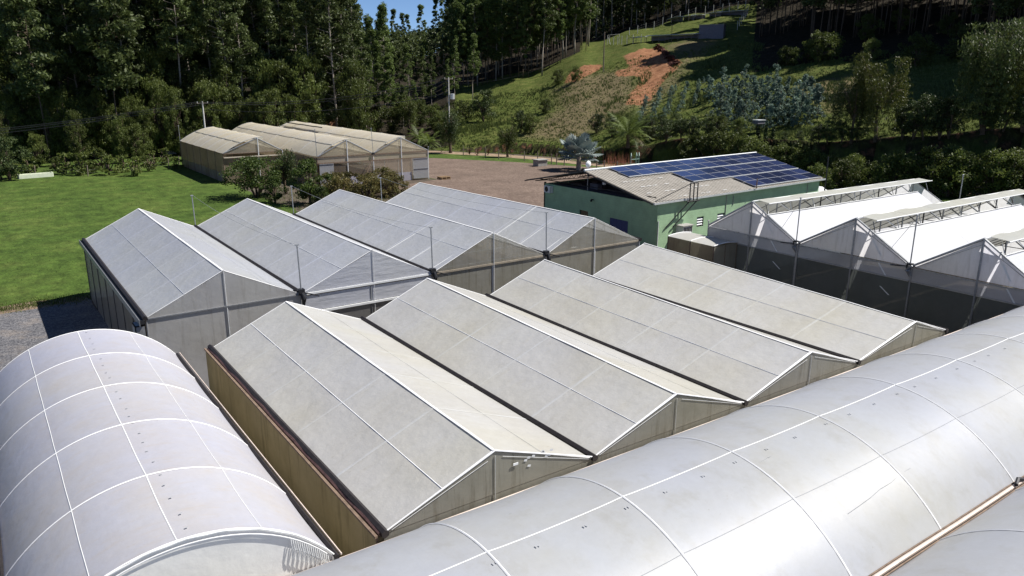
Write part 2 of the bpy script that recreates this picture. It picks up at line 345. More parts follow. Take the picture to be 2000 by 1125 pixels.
def bank(az):
    """distance of the foot of the cut bank along the dirt road, and its height"""
    i = max(0, min(len(AZS)-2, int(np.searchsorted(AZS, az))-1)); t = min(1, max(0, (az-AZS[i])/(AZS[i+1]-AZS[i])))
    h = 2.0*min(1, max(0, (az-caz(880))/4.))*min(1, max(0, (75-az)/4.))
    return lerp(COLS[i][1], COLS[i+1][1], t), h
_tc = {}
def terr(x, y):
    D = math.hypot(x, y); az = math.degrees(math.atan2(x, y))
    if az < -60 or az > 110 or D < 60: return 0.
    i = max(0, min(len(AZS)-2, int(np.searchsorted(AZS, az))-1)); t = min(1, max(0, (az-AZS[i])/(AZS[i+1]-AZS[i])))
    t = t*t*(3-2*t)
    b, h = bank(az)
    # move both profiles to the local foot of the bank so the cut stays one line
    z = 0.
    for c, wgt in ((COLS[i], 1-t), (COLS[i+1], t)):
        f = max(0., 1-(D-b)/120.) if D > b else 1
        z += wgt*pz(c, D+(c[1]-b)*f)
    e = D-b
    if e <= 0: return 0.
    s = min(1, e/.9); z2 = max(z, h*s*(1+.15*mnoise.noise((x*.3, y*.3, 3)))) if h > 0 else z
    if e > 1.5:
        k = min(1, (e-1.5)/14); z2 += k*(.55*mnoise.noise((x*.09, y*.09, 0))+.3*mnoise.noise((x*.35, y*.35, 5)))
        # rough mound and hollow on the open slope
    return z2
def hit(px, py, lo=70, hi=700):
    d = ray(px, py); k = math.hypot(d.x, d.y); D = lo
    while D < hi:
        x, y, z = d.x/k*D, d.y/k*D, CH+d.z/k*D
        if terr(x, y) >= z: return Vector((x, y, terr(x, y)))
        D += .5
    return Vector((d.x/k*hi, d.y/k*hi, terr(d.x/k*hi, d.y/k*hi)))
def pol(px, D, z=None):
    d = ray(px, 200); k = math.hypot(d.x, d.y); x, y = d.x/k*D, d.y/k*D
    return Vector((x, y, terr(x, y) if z is None else z))
def inpoly(p, poly):
    x, y = p; c = False; n = len(poly)
    for i in range(n):
        x1, y1 = poly[i]; x2, y2 = poly[(i+1) % n]
        if (y1 > y) != (y2 > y) and x < (x2-x1)*(y-y1)/(y2-y1)+x1: c = not c
    return c
def topx(x, y, z):
    v = Vector((x, y, z-CH)); k = v.dot(F_)
    return (1000+FPX*v.dot(R_)/k, 562.5-FPX*v.dot(U_)/k) if k > 1 else (-9e3, 0)
SCAR = [(1228, 108), (1262, 97), (1288, 100), (1308, 112), (1322, 124), (1305, 142), (1280, 168), (1252, 202), (1236, 200), (1244, 178), (1262, 158), (1256, 148), (1216, 146), (1212, 140), (1248, 134), (1236, 122)]
SCAR2 = [(1112, 158), (1122, 140), (1140, 132), (1165, 129), (1166, 134), (1145, 146), (1128, 156)]
DRY = [(1080, 175), (1180, 140), (1240, 140), (1245, 175), (1235, 210), (1180, 250), (1120, 275), (1020, 270), (1050, 240), (1090, 215)]
DRY2 = [(1300, 90), (1400, 78), (1380, 100), (1340, 130), (1330, 160), (1290, 190), (1250, 230), (1245, 205), (1290, 165), (1325, 120)]
DRY3 = [(1560, 170), (1700, 140), (1690, 180), (1620, 220), (1590, 200)]
scarW = [tuple(hit(*p).xy) for p in SCAR]; scar2W = [tuple(hit(*p).xy) for p in SCAR2]
dryW = [[tuple(hit(*p).xy) for p in q] for q in (DRY, DRY2, DRY3)]
def pdist(p, poly):
    best = 1e9
    for (x1, y1), (x2, y2) in zip(poly, poly[1:]+poly[:1]):
        dx, dy = x2-x1, y2-y1; t = max(0, min(1, ((p[0]-x1)*dx+(p[1]-y1)*dy)/(dx*dx+dy*dy+1e-9)))
        best = min(best, math.hypot(p[0]-x1-t*dx, p[1]-y1-t*dy))
    return best if inpoly(p, poly) else -best
azg = list(np.arange(-50, -4, 3.)) + list(np.arange(-4, 26, .6)) + list(np.arange(26, 71, .22)) + list(np.arange(71, 108, 2.))
dg = list(np.arange(60, 88, 4.)) + list(np.arange(88, 165, .75)) + list(np.arange(165, 250, 1.2)) + list(np.arange(250, 340, 5.)) + list(np.arange(340, 900, 40.))
V = []; Z = []; cls = []
for a in azg:
    sa, ca = math.sin(R(a)), math.cos(R(a)); b, h = bank(a)
    for D in dg:
        x, y = sa*D, ca*D; z = terr(x, y); V.append((x, y, z))
        s = dr = l = 0.
        e = D-b
        if 95 < D < 260 and 30 < a < 62:
            p = (x, y); q = max(pdist(p, scarW), pdist(p, scar2W)); s = max(0, min(1, .85+q/3.5))
            dr = max(max(0, min(1, .5+pdist(p, w_)/14.)) for w_ in dryW)
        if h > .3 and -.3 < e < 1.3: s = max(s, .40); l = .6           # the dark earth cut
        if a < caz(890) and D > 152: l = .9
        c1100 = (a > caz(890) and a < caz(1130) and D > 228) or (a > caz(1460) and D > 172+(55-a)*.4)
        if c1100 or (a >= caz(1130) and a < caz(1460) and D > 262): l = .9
        Z.append((s, dr, l, 1)); cls.append(s)
nd = len(dg); V = np.array(V); Z = np.array(Z)
faces = {'hillside': [], 'bare_soil_track': [], 'ground_flat': []}
for i in range(len(azg)-1):
    for j in range(nd-1):
        f = (i*nd+j, i*nd+j+1, (i+1)*nd+j+1, (i+1)*nd+j)
        zz = max(V[k][2] for k in f)
        key = 'ground_flat' if zz <= 0.001 else ('bare_soil_track' if np.mean([cls[k] for k in f]) > .5 else 'hillside')
        faces[key].append(f)
def zone_mesh(name, fl, extra=None):
    idx = sorted({k for f in fl for k in f}); mp = {k: i for i, k in enumerate(idx)}
    me = bpy.data.meshes.new(name); me.from_pydata([tuple(V[k]) for k in idx], [], [tuple(mp[k] for k in f) for f in fl])
    ca_ = me.color_attributes.new('zone', 'FLOAT_COLOR', 'POINT'); ca_.data.foreach_set('color', Z[idx].astype(np.float32).ravel())
    me.materials.append(M['ground']); me.polygons.foreach_set('use_smooth', [True]*len(me.polygons)); me.update()
    return link(name, me, kind='structure')
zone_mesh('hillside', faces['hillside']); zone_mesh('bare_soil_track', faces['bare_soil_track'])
# the flat ground: one great sheet just under the yards, the hill rises out of it
mb = MB(); mb.quad((-900, -900, -.02), (900, -900, -.02), (900, 900, -.02), (-900, 900, -.02)); gr = struct('ground', mb, M['clay'])
def sheet(name, poly, z, mat, step=2.5, wob=.0, seed=0):
    pts = []
    n = len(poly)
    for i in range(n):
        a, b = Vector((*poly[i], 0)), Vector((*poly[(i+1) % n], 0)); k = max(1, int((b-a).length/step))
        for t in range(k):
            p = a.lerp(b, t/k); nn = mnoise.noise((p.x*.25, p.y*.25, seed))*wob+mnoise.noise((p.x*1.3, p.y*1.3, seed+4))*wob*.3
            d = (b-a).normalized(); pts.append((p.x-d.y*nn, p.y+d.x*nn, z))
    mb = MB(); mb.v = pts; mb.f = [tuple(range(len(pts)))]
    return struct(name, mb, mat)
sheet('soil_edge', [(-60, 52.6), (-2, 53.2), (4.9, 53.9), (5.2, 56.0), (-60, 56)], .0085, M['road2'], .7, .5, 21)
sheet('lawn', [(-60, 54.5), (4.8, 55.0), (5, 57.0), (27, 58.8), (28, 70), (27.5, 93), (30, 131), (32, 152), (20, 145), (8, 128), (-2, 118), (-60, 118)], .012, M['lawn'], .5, .9, 1)
sheet('grass_verge', [(52.4, 93), (53, 120), (60, 131), (70, 127), (76, 119), (82, 107), (88, 96), (92, 84), (93, 70), (88, 62), (72, 62), (60, 92)], .004, M['lawn'], 1.2, .6, 2)
sheet('rough_grass', [(-80, 118.2), (-2, 118.2), (8, 128.2), (20, 145.2), (32, 152.2), (52, 140), (52, 200), (-80, 200)], .000, M['lawn'], 3, .6, 12)
sheet('far_meadow', [(71.5, 61), (93.5, 62), (96, 52), (105, 40), (112, 25), (62, 8), (62, 38), (72, 40)], .002, M['lawn'], 2, .6, 7)
sheet('gravel_yard', [(-40, 20), (5.0, 20), (5.0, 54.0), (-2, 53.6), (-40, 53)], .006, M['gravel'], 1.2, .3, 3)
sheet('paved_yard', [(43, 60.5), (78, 61), (81, 75), (82.5, 88), (78.8, 95), (74, 105.7), (66.5, 118), (58, 122.5), (53, 119), (52.6, 93), (43, 89)], .010, M['yard'], 1.5, .25, 4)
rd = [(880, 299), (960, 303), (1040, 309), (1120, 317), (1200, 325), (1300, 332), (1420, 342), (1640, 357), (1800, 371), (2000, 386)]
rp_ = [at(a, b, 0) for a, b in rd]; rp_ = [rp_[0]+(rp_[0]-rp_[1])*6]+rp_
mb = MB()
for i, p in enumerate(rp_):
    t = (rp_[min(i+1, len(rp_)-1)]-rp_[max(i-1, 0)]).normalized(); nn = Vector((-t.y, t.x, 0))
    mb.v += [tuple(p+nn*2.0+Vector((0, 0, .014))), tuple(p-nn*1.8+Vector((0, 0, .014)))]
mb.f = [(2*i, 2*i+1, 2*i+3, 2*i+2) for i in range(len(rp_)-1)]
struct('dirt_road', mb, M['road'])

# ---------------------------------------------------------------- greenhouse kit
def seg_pts(fn, n): return [Vector(fn(i/n)) for i in range(n+1)]
def slope(root, e0, e1, r0, r1, na, splits, mat, bm, bm_mid, rr=.03, bulge=.05, sub=4, curve=0, ridge=True, skip=()):
    """a roof slope: eave line e0->e1 (front->rear), ridge line r0->r1, cut into film panels between battens"""
    e0, e1, r0, r1 = map(Vector, (e0, e1, r0, r1))
    nrm = (r0-e0).cross(e1-e0); nrm = nrm if nrm.z > 0 else -nrm; nrm.normalize()
    def S(s, t, h=0):
        p = e0.lerp(e1, s).lerp(r0.lerp(r1, s), t)
        return p + nrm*(h+curve*math.sin(math.pi*t))
    for i in range(na):
        for j in range(len(splits)-1):
            if (i, j) in skip: continue
            s0, s1, t0, t1 = i/na, (i+1)/na, splits[j], splits[j+1]; sd_ = random.uniform(.6, 1.5)
            mb = MB(); mb.grid(lambda u, v: S(lerp(s0, s1, u), lerp(t0, t1, v), -bulge*.5*sd_*math.sin(math.pi*u)*math.sin(math.pi*v)), sub, sub)
            mb.build('roof_panel', mat, root, True)
    ds = .5/(e1-e0).length; dt = .5/(r0-e0).length
    for i in range(na+1):
        mb = MB(); last = i in (0, na); w_ = .05 if last else .11; c_ = min(1-ds*w_, max(ds*w_, i/na))
        mb.grid(lambda u, v: S(c_+(u-.5)*2*ds*w_, v, (.012 if last else .004)*(1-abs(2*u-1))+.004), 2, 8); mb.build('rafter', M['batten'] if last else bm, root)
    for t in splits[1:-1]:
        w_ = .03
        mb = MB(); mb.grid(lambda u, v: S(v, t+(u-.5)*2*dt*w_, .010*(1-abs(2*u-1))+.005+.004*math.sin(v*30+t)), 2, 3*na); mb.build('purlin', bm_mid, root)
    return S
def film_tri(root, a, b, c, mat, name='gable_panel', n=6, bul=.02):
    a, b, c = map(Vector, (a, b, c)); mb = MB(); mb.grid(lambda u, v: a.lerp(b, u).lerp(c, v*1.0), n, n)
    return mb.build(name, mat, root)
def wall_panels(root, a, b, z0, z1, n, mat, name='wall_panel', post=None, posts_r=.04, off=0):
    """sheet wall between two ground points, n panels and the posts between them"""
    a, b = Vector((a[0], a[1], 0)), Vector((b[0], b[1], 0))
    for i in range(n):
        p, q = a.lerp(b, i/n), a.lerp(b, (i+1)/n); mb = MB()
        mb.grid(lambda u, v: p.lerp(q, u)+Vector((0, 0, lerp(z0, z1, v))), 3, 3); mb.build(name, mat, root)
    if post:
        for i in range(n+1):
            p = a.lerp(b, i/n); mb = MB(); mb.tube(p+Vector((0, 0, 0)), p+Vector((0, 0, z1)), posts_r, 5); mb.build('post', post, root)
def ridge(root, a, b, w_, pitch, ph):
    a, b = Vector(a), Vector(b); mb = MB()
    mb.grid(lambda u, v: a.lerp(b, v)+Vector(((u-.5)*2*w_, .01*math.sin(v*9), .022-abs(u-.5)*2*w_*pitch+.006*math.sin(v*23+ph))), 4, 16); mb.build('ridge_strip', M['batten'], root, True)
def bar(root, name, a, b, r, mat, k=6):
    mb = MB(); mb.tube(a, b, r, k); return mb.build(name, mat, root)
def path(root, name, pts, r, mat, k=6):
    mb = MB(); mb.path(pts, r, k); return mb.build(name, mat, root)
def mast(root, base, top, wire_to=None, arm=None, sag=.5):
    base, top = Vector(base), Vector(top); mb = MB(); mb.tube(base, top, .035, 6)
    mb.tube(top-Vector((.09, 0, -.01)), top+Vector((.09, 0, .01)), .04, 5)
    mb.build('mast', M['galv'], root)
    if arm:
        mb = MB(); mb.box(base-Vector((.14, .14, .12)), base+Vector((.14, .14, .16))); mb.tube(base, base+Vector(arm), .03, 5)
        mb.tube(base, base-Vector(arm)*.45, .03, 5); mb.build('bracket', M['dark'], root)
    if wire_to:
        w2 = Vector(wire_to); pts = [top.lerp(w2, t/10)-Vector((0, 0, sag*4*(t/10)*(1-t/10))) for t in range(11)]
        path(root, 'wire', pts, .010, M['galv'], 4)
def trussf(root, l, r, ap, mat, k=4, off=(0, 0, 0)):
    """open truss in the plane of three points"""
    l, r, ap, o = Vector(l), Vector(r), Vector(ap), Vector(off); l += o; r += o; ap += o
    mb = MB(); mb.tube(l, r, .025, 5); mb.tube(l, ap, .025, 5); mb.tube(ap, r, .025, 5); md = (l+r)/2; mb.tube(md, ap, .02, 5)
    for t in (.33, .66):
        mb.tube(l.lerp(ap, t), l.lerp(r, t*.5), .015, 4); mb.tube(l.lerp(ap, t), l.lerp(r, t*.5+.17), .015, 4)
        mb.tube(r.lerp(ap, t), r.lerp(l, t*.5), .015, 4); mb.tube(r.lerp(ap, t), r.lerp(l, t*.5+.17), .015, 4)
    mb.build('truss', mat, root)

# ---- greenhouse A: four grey bays beside the lawn
EZ = 3.9
ga = thing('gabled_greenhouse', (19.6, 45, 0), 'four-bay gabled greenhouse with bluish grey film roof between lawn and gravel yard', 'greenhouse')
xa = [5.05, 11.92, 19.05, 26.6, 34.1]; ra = [8.45, 15.66, 22.9, 30.25]; rza = [5.5, 5.52, 5.58, 5.66]; rzr = [5.5, 5.44, 5.42, 5.32]
yr = lambda x: 53.9+.1*(x-5)
YA = 34.35
for i in range(4):
    rf = (ra[i], YA, rza[i]); rb = (ra[i], yr(ra[i]), rzr[i])
    sp = [0, .48, 1] if i == 0 else [0, .55, 1]
    for sgn, x in ((0, xa[i]), (1, xa[i+1])):
        slope(ga, (x+(.1 if sgn == 0 else -.1), YA, EZ), (x+(.1 if sgn == 0 else -.1), yr(x), EZ), rf, rb, 7, sp, M['film_a'], M['batten_a'], M['batten_a'] if i == 0 else M['batten'], rr=.028)
    ridge(ga, rf, rb, .05, (rza[i]-EZ)/3.5, i)
    gm = [M['gable_grey'], M['gable_white'], M['gable_clear'], M['gable_clear']][i]
    for x in (xa[i], xa[i+1]):
        film_tri(ga, (x, YA-.03, EZ-.02), (ra[i], YA-.03, EZ-.02), (ra[i], YA-.03, rza[i]-.02), gm)
    bar(ga, 'king_post', (ra[i], YA-.06, 2.2), (ra[i], YA-.06, rza[i]-.02), .016 if i < 2 else .03, M['batten2'])
    for x in (xa[i], xa[i+1]): # rear gable
        film_tri(ga, (x, yr(x), EZ), (ra[i], yr(ra[i]), EZ), rb, M['gable_grey'])
    if i > 1:
        for d in (.5, 2.9, 5.8):
            trussf(ga, (xa[i]+.1, YA+d, EZ), (xa[i+1]-.1, YA+d, EZ), (ra[i], YA+d, rza[i]-.08), M['batten2'])
    # wall under the gable
    if i == 1: zs = [(2.95, 3.72, M['gable_white']), (0, 2.8, M['wall_clear'])]
    else: zs = [(0, EZ-.08, [M['gable_grey'], None, M['gable_stained'], M['gable_stained']][i])]
    for z0, z1, mt in zs:
        wall_panels(ga, (xa[i]+.05, YA-.02), (xa[i+1]-.05, YA-.02), z0, z1, 2, mt, 'front_panel', M['galv'] if i < 2 else M['batten2'], .035)
    bm = [M['galv'], M['white'], M['duct'], M['duct']][i]
    mb = MB(); zb_ = .07 if i == 0 else .12; mb.box((xa[i]+.12, YA-.08, EZ-zb_), (xa[i+1]-.12, YA-.035, EZ-.02)); mb.build('eave_beam', bm, ga)
    if i == 1:
        mb = MB(); mb.box((xa[i]+.12, YA-.10, 2.82), (xa[i+1]-.12, YA-.035, 2.93)); mb.build('lower_beam', bm, ga)
for i in range(5):
    x = xa[i]; mb = MB(); w_ = .11
    mb.path([(x, YA-.12, EZ+.0), (x, (YA+yr(x))/2, EZ-.03), (x, yr(x)+.1, EZ)], w_, 6); mb.build('gutter', M['gutter'], ga)
for i in (1, 2, 3):
    x = xa[i]; mb = MB(); mb.path([(x-.02, YA-.15, EZ+.05), (x+.05, YA-.22, EZ-.25), (x+.02, YA-.16, EZ-.8)], [.12, .12, .07], 6); mb.build('downpipe', M['dark'], ga)
    mast(ga, (x, YA, EZ+.05), (x-.05, YA-.02, 6.2+.05*i), (x+.05, yr(x), 6.0), arm=(.75, -.35, -.22), sag=.35)
    mast(ga, (x, yr(x), EZ), (x-.03, yr(x), 6.0))
# long side wall, film between posts, with the eave roll of rusty timber
wall_panels(ga, (5.0, 34.4), (5.0, 53.9), 0, EZ-.25, 7, M['wall_clear'], 'side_panel', M['dark'], .035)
mb = MB(); mb.box((4.84, 34.2, EZ-.22), (5.02, 54.1, EZ-.06)); mb.build('eave_rail', M['dark'], ga)
mb = MB(); mb.box((4.80, 34.2, EZ-.30), (4.83, 54.1, EZ-.02)); mb.build('flashing', M['galv'], ga)
mb = MB(); mb.box((4.62, 34.3, 2.6), (4.66, 35.0, 3.6)); mb.box((4.62, 34.3, 3.56), (5.0, 35.0, 3.6)); mb.box((4.62, 34.3, 2.6), (5.0, 34.34, 3.6)); mb.build('vent_box', M['galv'], ga)
wall_panels(ga, (34.15, 34.4), (34.15, 56.8), 0, EZ-.1, 7, M['wall_clear'], 'side_panel', M['galv'], .035)
for i in range(4): wall_panels(ga, (xa[i], yr(xa[i])), (xa[i+1], yr(xa[i+1])), 0, EZ-.1, 2, M['gable_grey'], 'rear_panel', M['galv'], .035)

# ---- greenhouse B: four beige bays in the middle
gb = thing('gabled_greenhouse', (19, 21.5, 0), 'four-bay gabled greenhouse with dirty beige film roof and brown stained long side wall', 'greenhouse')
xb = [6.4, 12.66, 19.0, 25.35, 31.7]; rb_ = [9.42, 15.8, 22.35, 29.15]; zf = [5.05, 4.98, 4.9, 4.74]; zr_ = [5.22, 5.23, 5.2, 5.2]
YB0, YB1 = 14.12, 29.0
for i in range(4):
    rf = (rb_[i], YB0, zf[i]); rbk = (rb_[i], YB1, zr_[i])
    for sgn, x in ((0, xb[i]), (1, xb[i+1])):
        dx = .1 if sgn == 0 else -.1
        slope(gb, (x+dx, YB0, EZ), (x+dx, YB1, EZ), rf, rbk, 5, [0, .5, 1], M['film_b'], M['batten_b'], M['batten'] if sgn == 0 else M['batten_b'], rr=.026)
    ridge(gb, rf, rbk, .035, (zf[i]-EZ)/3.2, i)
    for x in (xb[i], xb[i+1]):
        film_tri(gb, (x, YB0-.03, EZ-.02), (rb_[i], YB0-.03, EZ-.02), (rb_[i], YB0-.03, zf[i]-.02), M['gable_stained'])
        film_tri(gb, (x, YB1+.02, EZ-.02), (rb_[i], YB1+.02, EZ-.02), (rb_[i], YB1+.02, zr_[i]-.02), M['gable_stained'])
        path(gb, 'gable_cord', [(lerp(x, rb_[i], .06), YB0-.045, EZ+.02), (lerp(x, rb_[i], .93), YB0-.045, zf[i]-.2)], .007, M['batten2'], 4)
        path(gb, 'gable_edge', [(x, YB0-.04, EZ+.02), (rb_[i], YB0-.04, zf[i]+.02)], .02, M['batten'], 6)
    bar(gb, 'king_post', (rb_[i], YB0-.05, 2.0), (rb_[i], YB0-.05, zf[i]-.12), .012, M['batten_b'])
    wall_panels(gb, (xb[i], YB0-.02), (xb[i+1], YB0-.02), 0, EZ-.03, 2, M['gable_stained'], 'front_panel')
    wall_panels(gb, (xb[i], YB1+.01), (xb[i+1], YB1+.01), 0, EZ-.03, 2, M['gable_stained'], 'rear_panel')
for i, x in enumerate(xb):
    mb = MB(); mb.path([(x, YB0-.1, EZ), (x, 21.5, EZ-.02), (x, YB1+.1, EZ)], .10, 6); mb.build('gutter', M['gutter'], gb)
wall_panels(gb, (6.2, YB0), (6.2, YB1), 0, EZ-.05, 5, M['wall_brown'], 'side_panel')
for i in range(6):
    y = lerp(YB0, YB1, i/5); bar(gb, 'post', (6.23, y, 0), (6.23, y, EZ-.1), .03, M['rust'])
mb = MB(); mb.box((6.16, YB0-.05, EZ-.06), (6.23, YB1+.02, EZ+.0)); mb.build('eave_rail', M['rust'], gb)
path(gb, 'rolled_curtain', [(6.31, lerp(YB0, YB1, t/16), EZ-.02+.02*math.sin(t*2.3)) for t in range(17)], .055, simple('rolled_film', (.10, .055, .05), .6, var=.5, scale=9), 6)
wall_panels(gb, (31.75, YB0), (31.75, YB1), 0, EZ-.05, 5, M['gable_stained'], 'side_panel')
mb = MB(); mb.box((9.95, YB0-.075, 4.50), (10.1, YB0-.06, 4.56)); mb.build('paper_tag', M['white'], gb)
mb = MB()
for k in range(9):
    x = 10.2+random.random()*1.0; z = 4.25+random.random()*.4; mb.quad((x, YB0-.048, z), (x+.10, YB0-.048, z-.03), (x+.12, YB0-.048, z+.03), (x+.03, YB0-.048, z+.05))
mb.build('tape_patch', M['batten2'], gb, kind='stuff')

# ---- arched greenhouses
def arch(c, wd, e, rise):
    Rr = (wd*wd+rise*rise)/(2*rise); cz = e+rise-Rr
    return lambda q: cz+math.sqrt(max(0, Rr*Rr-(q-c)**2))
def arch_house(root, axis, c, wd, e, rise, ribs, splits, mat, seams, bulge=.03, skew=0, ribr=.03, nsub=5):
    az_ = arch(c, wd, e, rise)
    def P(l, q, h=0):
        z = az_(q)+h
        return (q, l, z) if axis == 'y' else (l+skew*(q-c), q, z)
    ks = [random.uniform(.6, 1.4) for _ in ribs]
    def sag(u, i): return -bulge*ks[i]*max(0., math.sin(math.pi*u))**.6
    for i in range(len(ribs)-1):
        for j in range(len(splits)-1):
            l0, l1, q0, q1 = ribs[i], ribs[i+1], splits[j], splits[j+1]
            mb = MB(); mb.grid(lambda u, v: P(lerp(l0, l1, u), lerp(q0, q1, v), sag(u, i)), 10, 12)
            mb.build('roof_panel', mat, root, True)
    for l in ribs:
        mb = MB(); mb.grid(lambda u, v: P(l+(u-.5)*2*ribr, lerp(c-wd, c+wd, v), .006+.016*(1-abs(2*u-1))), 2, 40); mb.build('hoop', M['batten'], root)
    for q, mt, rr in seams:
        mb = MB(); mb.grid(lambda u, v: (lambda f: P(lerp(ribs[int(f)], ribs[int(f)+1], f-int(f)), q+(u-.5)*2*rr+.003*math.sin(v*40), .004+.006*(1-abs(2*u-1))+sag(f-int(f), int(f))))(min(v*(len(ribs)-1), len(ribs)-1.0001)), 2, 10*(len(ribs)-1)); mb.build('seam', mt, root)
    return P
gd = thing('tunnel_greenhouse', (2.2, 21.5, 0), 'round-arched single tunnel greenhouse with lilac white film and white hoops beside gravel yard', 'greenhouse')
ribs = [14.05, 17.05, 20.15, 23.15, 26.15, 29.0]
P1 = arch_house(gd, 'y', 2.2, 2.95, 3.88, 1.47, ribs, [-.75, .62, 2.12, 3.72, 5.15], M['film_d1'],
    [(.62, M['batten2'], .012), (2.12, M['batten2'], .014), (3.72, M['batten2'], .009)], ribr=.022, bulge=.045)
mb = MB(); mb.grid(lambda u, v: (lerp(-.72, 5.12, u), 14.02, lerp(0, arch(2.2, 2.95, 3.88, 1.47)(lerp(-.72, 5.12, u))-.02, v)), 24, 12)
mb.build('gable_panel', M['gable_d1'], gd)
mb = MB(); mb.grid(lambda u, v: (lerp(-.72, 5.12, u), 29.0, lerp(0, arch(2.2, 2.95, 3.88, 1.47)(lerp(-.72, 5.12, u))-.02, v)), 24, 8)
mb.build('gable_panel', M['gable_d1'], gd)
path(gd, 'gable_edge', [(q, 13.99, arch(2.2, 2.95, 3.88, 1.47)(q)+.01+.01*math.sin(q*9)) for q in np.linspace(-.75, 5.15, 40)], .02, M['batten2'], 6)
path(gd, 'gable_cord', [(q, 13.98, arch(2.2, 2.95, 3.88, 1.47)(q)-.09) for q in np.linspace(-.6, 5.0, 30)], .012, M['batten'], 5)
for k in range(18):   # gathered fringe of the end curtain
    x = 4.25+k*.045; zt = arch(2.2, 2.95, 3.88, 1.47)(x)-.12
    mb = MB(); mb.path([(x, 13.97, zt), (x+.012, 13.94-.02*(k % 2), zt-.2), (x-.01, 13.95, zt-.42)], [.008, .012, .013], 4); mb.build('curtain_fold', M['white'], gd)
for x, s_ in ((-.78, -1), (5.2, 1)):
    mb = MB(); mb.path([(x, 13.9, 3.86), (x, 21, 3.84), (x, 29.05, 3.86)], .06, 6); mb.build('gutter', M['gutter'], gd)
    mb = MB(); mb.path([(x+.09*s_, 13.9, 3.90), (x+.09*s_, 21, 3.89), (x+.09*s_, 29.05, 3.9)], .022, 5); mb.build('rail', M['pinkpipe'], gd)
    wall_panels(gd, (x, 14.05), (x, 29.0), 0, 3.82, 5, M['gable_grey'], 'side_panel', M['galv'], .03)
f_ = arch(2.2, 2.95, 3.88, 1.47); mb = MB()
for y in [q_+random.uniform(-.1, .1) for q_ in np.arange(14.5, 28.9, .62)]:     # faint printed marks of the film maker, too small to read
    x = 2.36+.02*math.sin(y*3); i_ = max(k for k in range(5) if ribs[k] <= y); f_ = (lambda g_, d_: (lambda q: g_(q)+d_))(arch(2.2, 2.95, 3.88, 1.47), -.030*abs(math.sin(math.pi*(y-ribs[i_])/(ribs[i_+1]-ribs[i_])))); mb.quad((x, y, f_(x)+.006), (x+.06, y+.01, f_(x+.06)+.006), (x+.06, y+.05, f_(x+.06)+.006), (x, y+.04, f_(x)+.006))
mb.build('print_marks', M['ink'], gd, kind='stuff')
# twin arches across the bottom of the view
ge = thing('arched_greenhouse', (22, 7, 0), 'shiny silver arched greenhouse of two long tunnels joined by a pale gutter', 'greenhouse')
R2 = [3.2-7.2, 3.2-3.6, 3.2, 6.85, 10.3, 13.85, 17.35, 21.1, 24.7, 28.3, 31.9, 35.5, 39.1, 42.7, 46.3]
D2c, D2w, D2e, D2h = 10.44, 3.46, 3.72, 1.53
P2 = arch_house(ge, 'x', D2c, D2w, D2e, D2h, R2, [D2c-D2w, 10.52, D2c+D2w], M['film_d2'], [(10.52, M['batten2'], .018), (8.7, M['ink'], .005)], skew=.05, ribr=.026, bulge=.03)
P3 = arch_house(ge, 'x', D2c-2*D2w-.1, D2w, D2e, D2h, [r_-.8 for r_ in R2], [D2c-3*D2w-.1, 3.5, D2c-D2w-.1], M['film_d2'], [(3.5, M['batten2'], .018)], skew=.05, ribr=.028)
f_ = arch(D2c, D2w, D2e, D2h); mb = MB()
for x in [q_+random.uniform(-.15, .15) for q_ in np.arange(2, 44, 1.15)]:
    for q in range(2):
        y = 10.12; xx = x+q*.07; mb.quad((xx, y, f_(y)+.012), (xx+.03, y, f_(y)+.012), (xx+.03, y+.06, f_(y+.06)+.012), (xx, y+.06, f_(y+.06)+.012))
mb.build('print_marks', M['ink'], ge, kind='stuff')
for k in range(4):                       # long thin creases and splits in the old film
    x = random.uniform(6, 40); y = random.uniform(7.6, 10.2); L = random.uniform(.5, 3.2); a = random.choice([0, 0, .15]); pts = []
    for t in range(7):
        px_ = x+L*t/6*math.cos(a); py_ = min(13, y+L*.45*t/6*math.sin(a)+random.uniform(-.02, .02)); pts.append((px_, py_, f_(py_)-.012))
    path(ge, 'crease', pts, .004, M['ink'], 4)
yg = D2c-D2w-.05
for dy, rr, mt, nm in ((.0, .05, M['pinkpipe'], 'gutter'), (.09, .02, M['rust'], 'rail'), (-.1, .02, M['rust'], 'rail')):
    path(ge, nm, [(x, yg+dy, D2e+.05+.01*math.sin(x*1.3)) for x in np.linspace(-4, 46, 40)], rr, mt, 6)
path(ge, 'gutter', [(x, D2c+D2w+.03, D2e+.02) for x in np.linspace(-4, 46, 26)], .06, M['pinkpipe'], 6)
for x in (20.9, 35.2): 
    mb = MB(); mb.path([(x-.25, yg-.05, D2e+.14), (x, yg+.02, D2e+.2), (x+.25, yg-.02, D2e+.12)], .05, 6); mb.build('gutter_clip', M['dark'], ge)
wall_panels(ge, (-4, D2c+D2w+.02), (46.3, D2c+D2w+.02), 0, D2e-.05, 13, M['gable_grey'], 'side_panel')
wall_panels(ge, (-4, -3.6), (46.3, -3.6), 0, D2e-.05, 13, M['gable_grey'], 'side_panel')
for k_, c_ in ((0, D2c), (1, D2c-2*D2w-.1)):
    for xe in (-4, 46.3):
        f_ = arch(c_, D2w, D2e, D2h); xo = -.8*k_
        mb = MB(); mb.grid(lambda u, v: (xe+xo+.05*(lerp(c_-D2w, c_+D2w, u)-c_), lerp(c_-D2w, c_+D2w, u), lerp(0, f_(lerp(c_-D2w, c_+D2w, u))-.02, v)), 20, 4); mb.build('gable_panel', M['gable_grey'], ge)

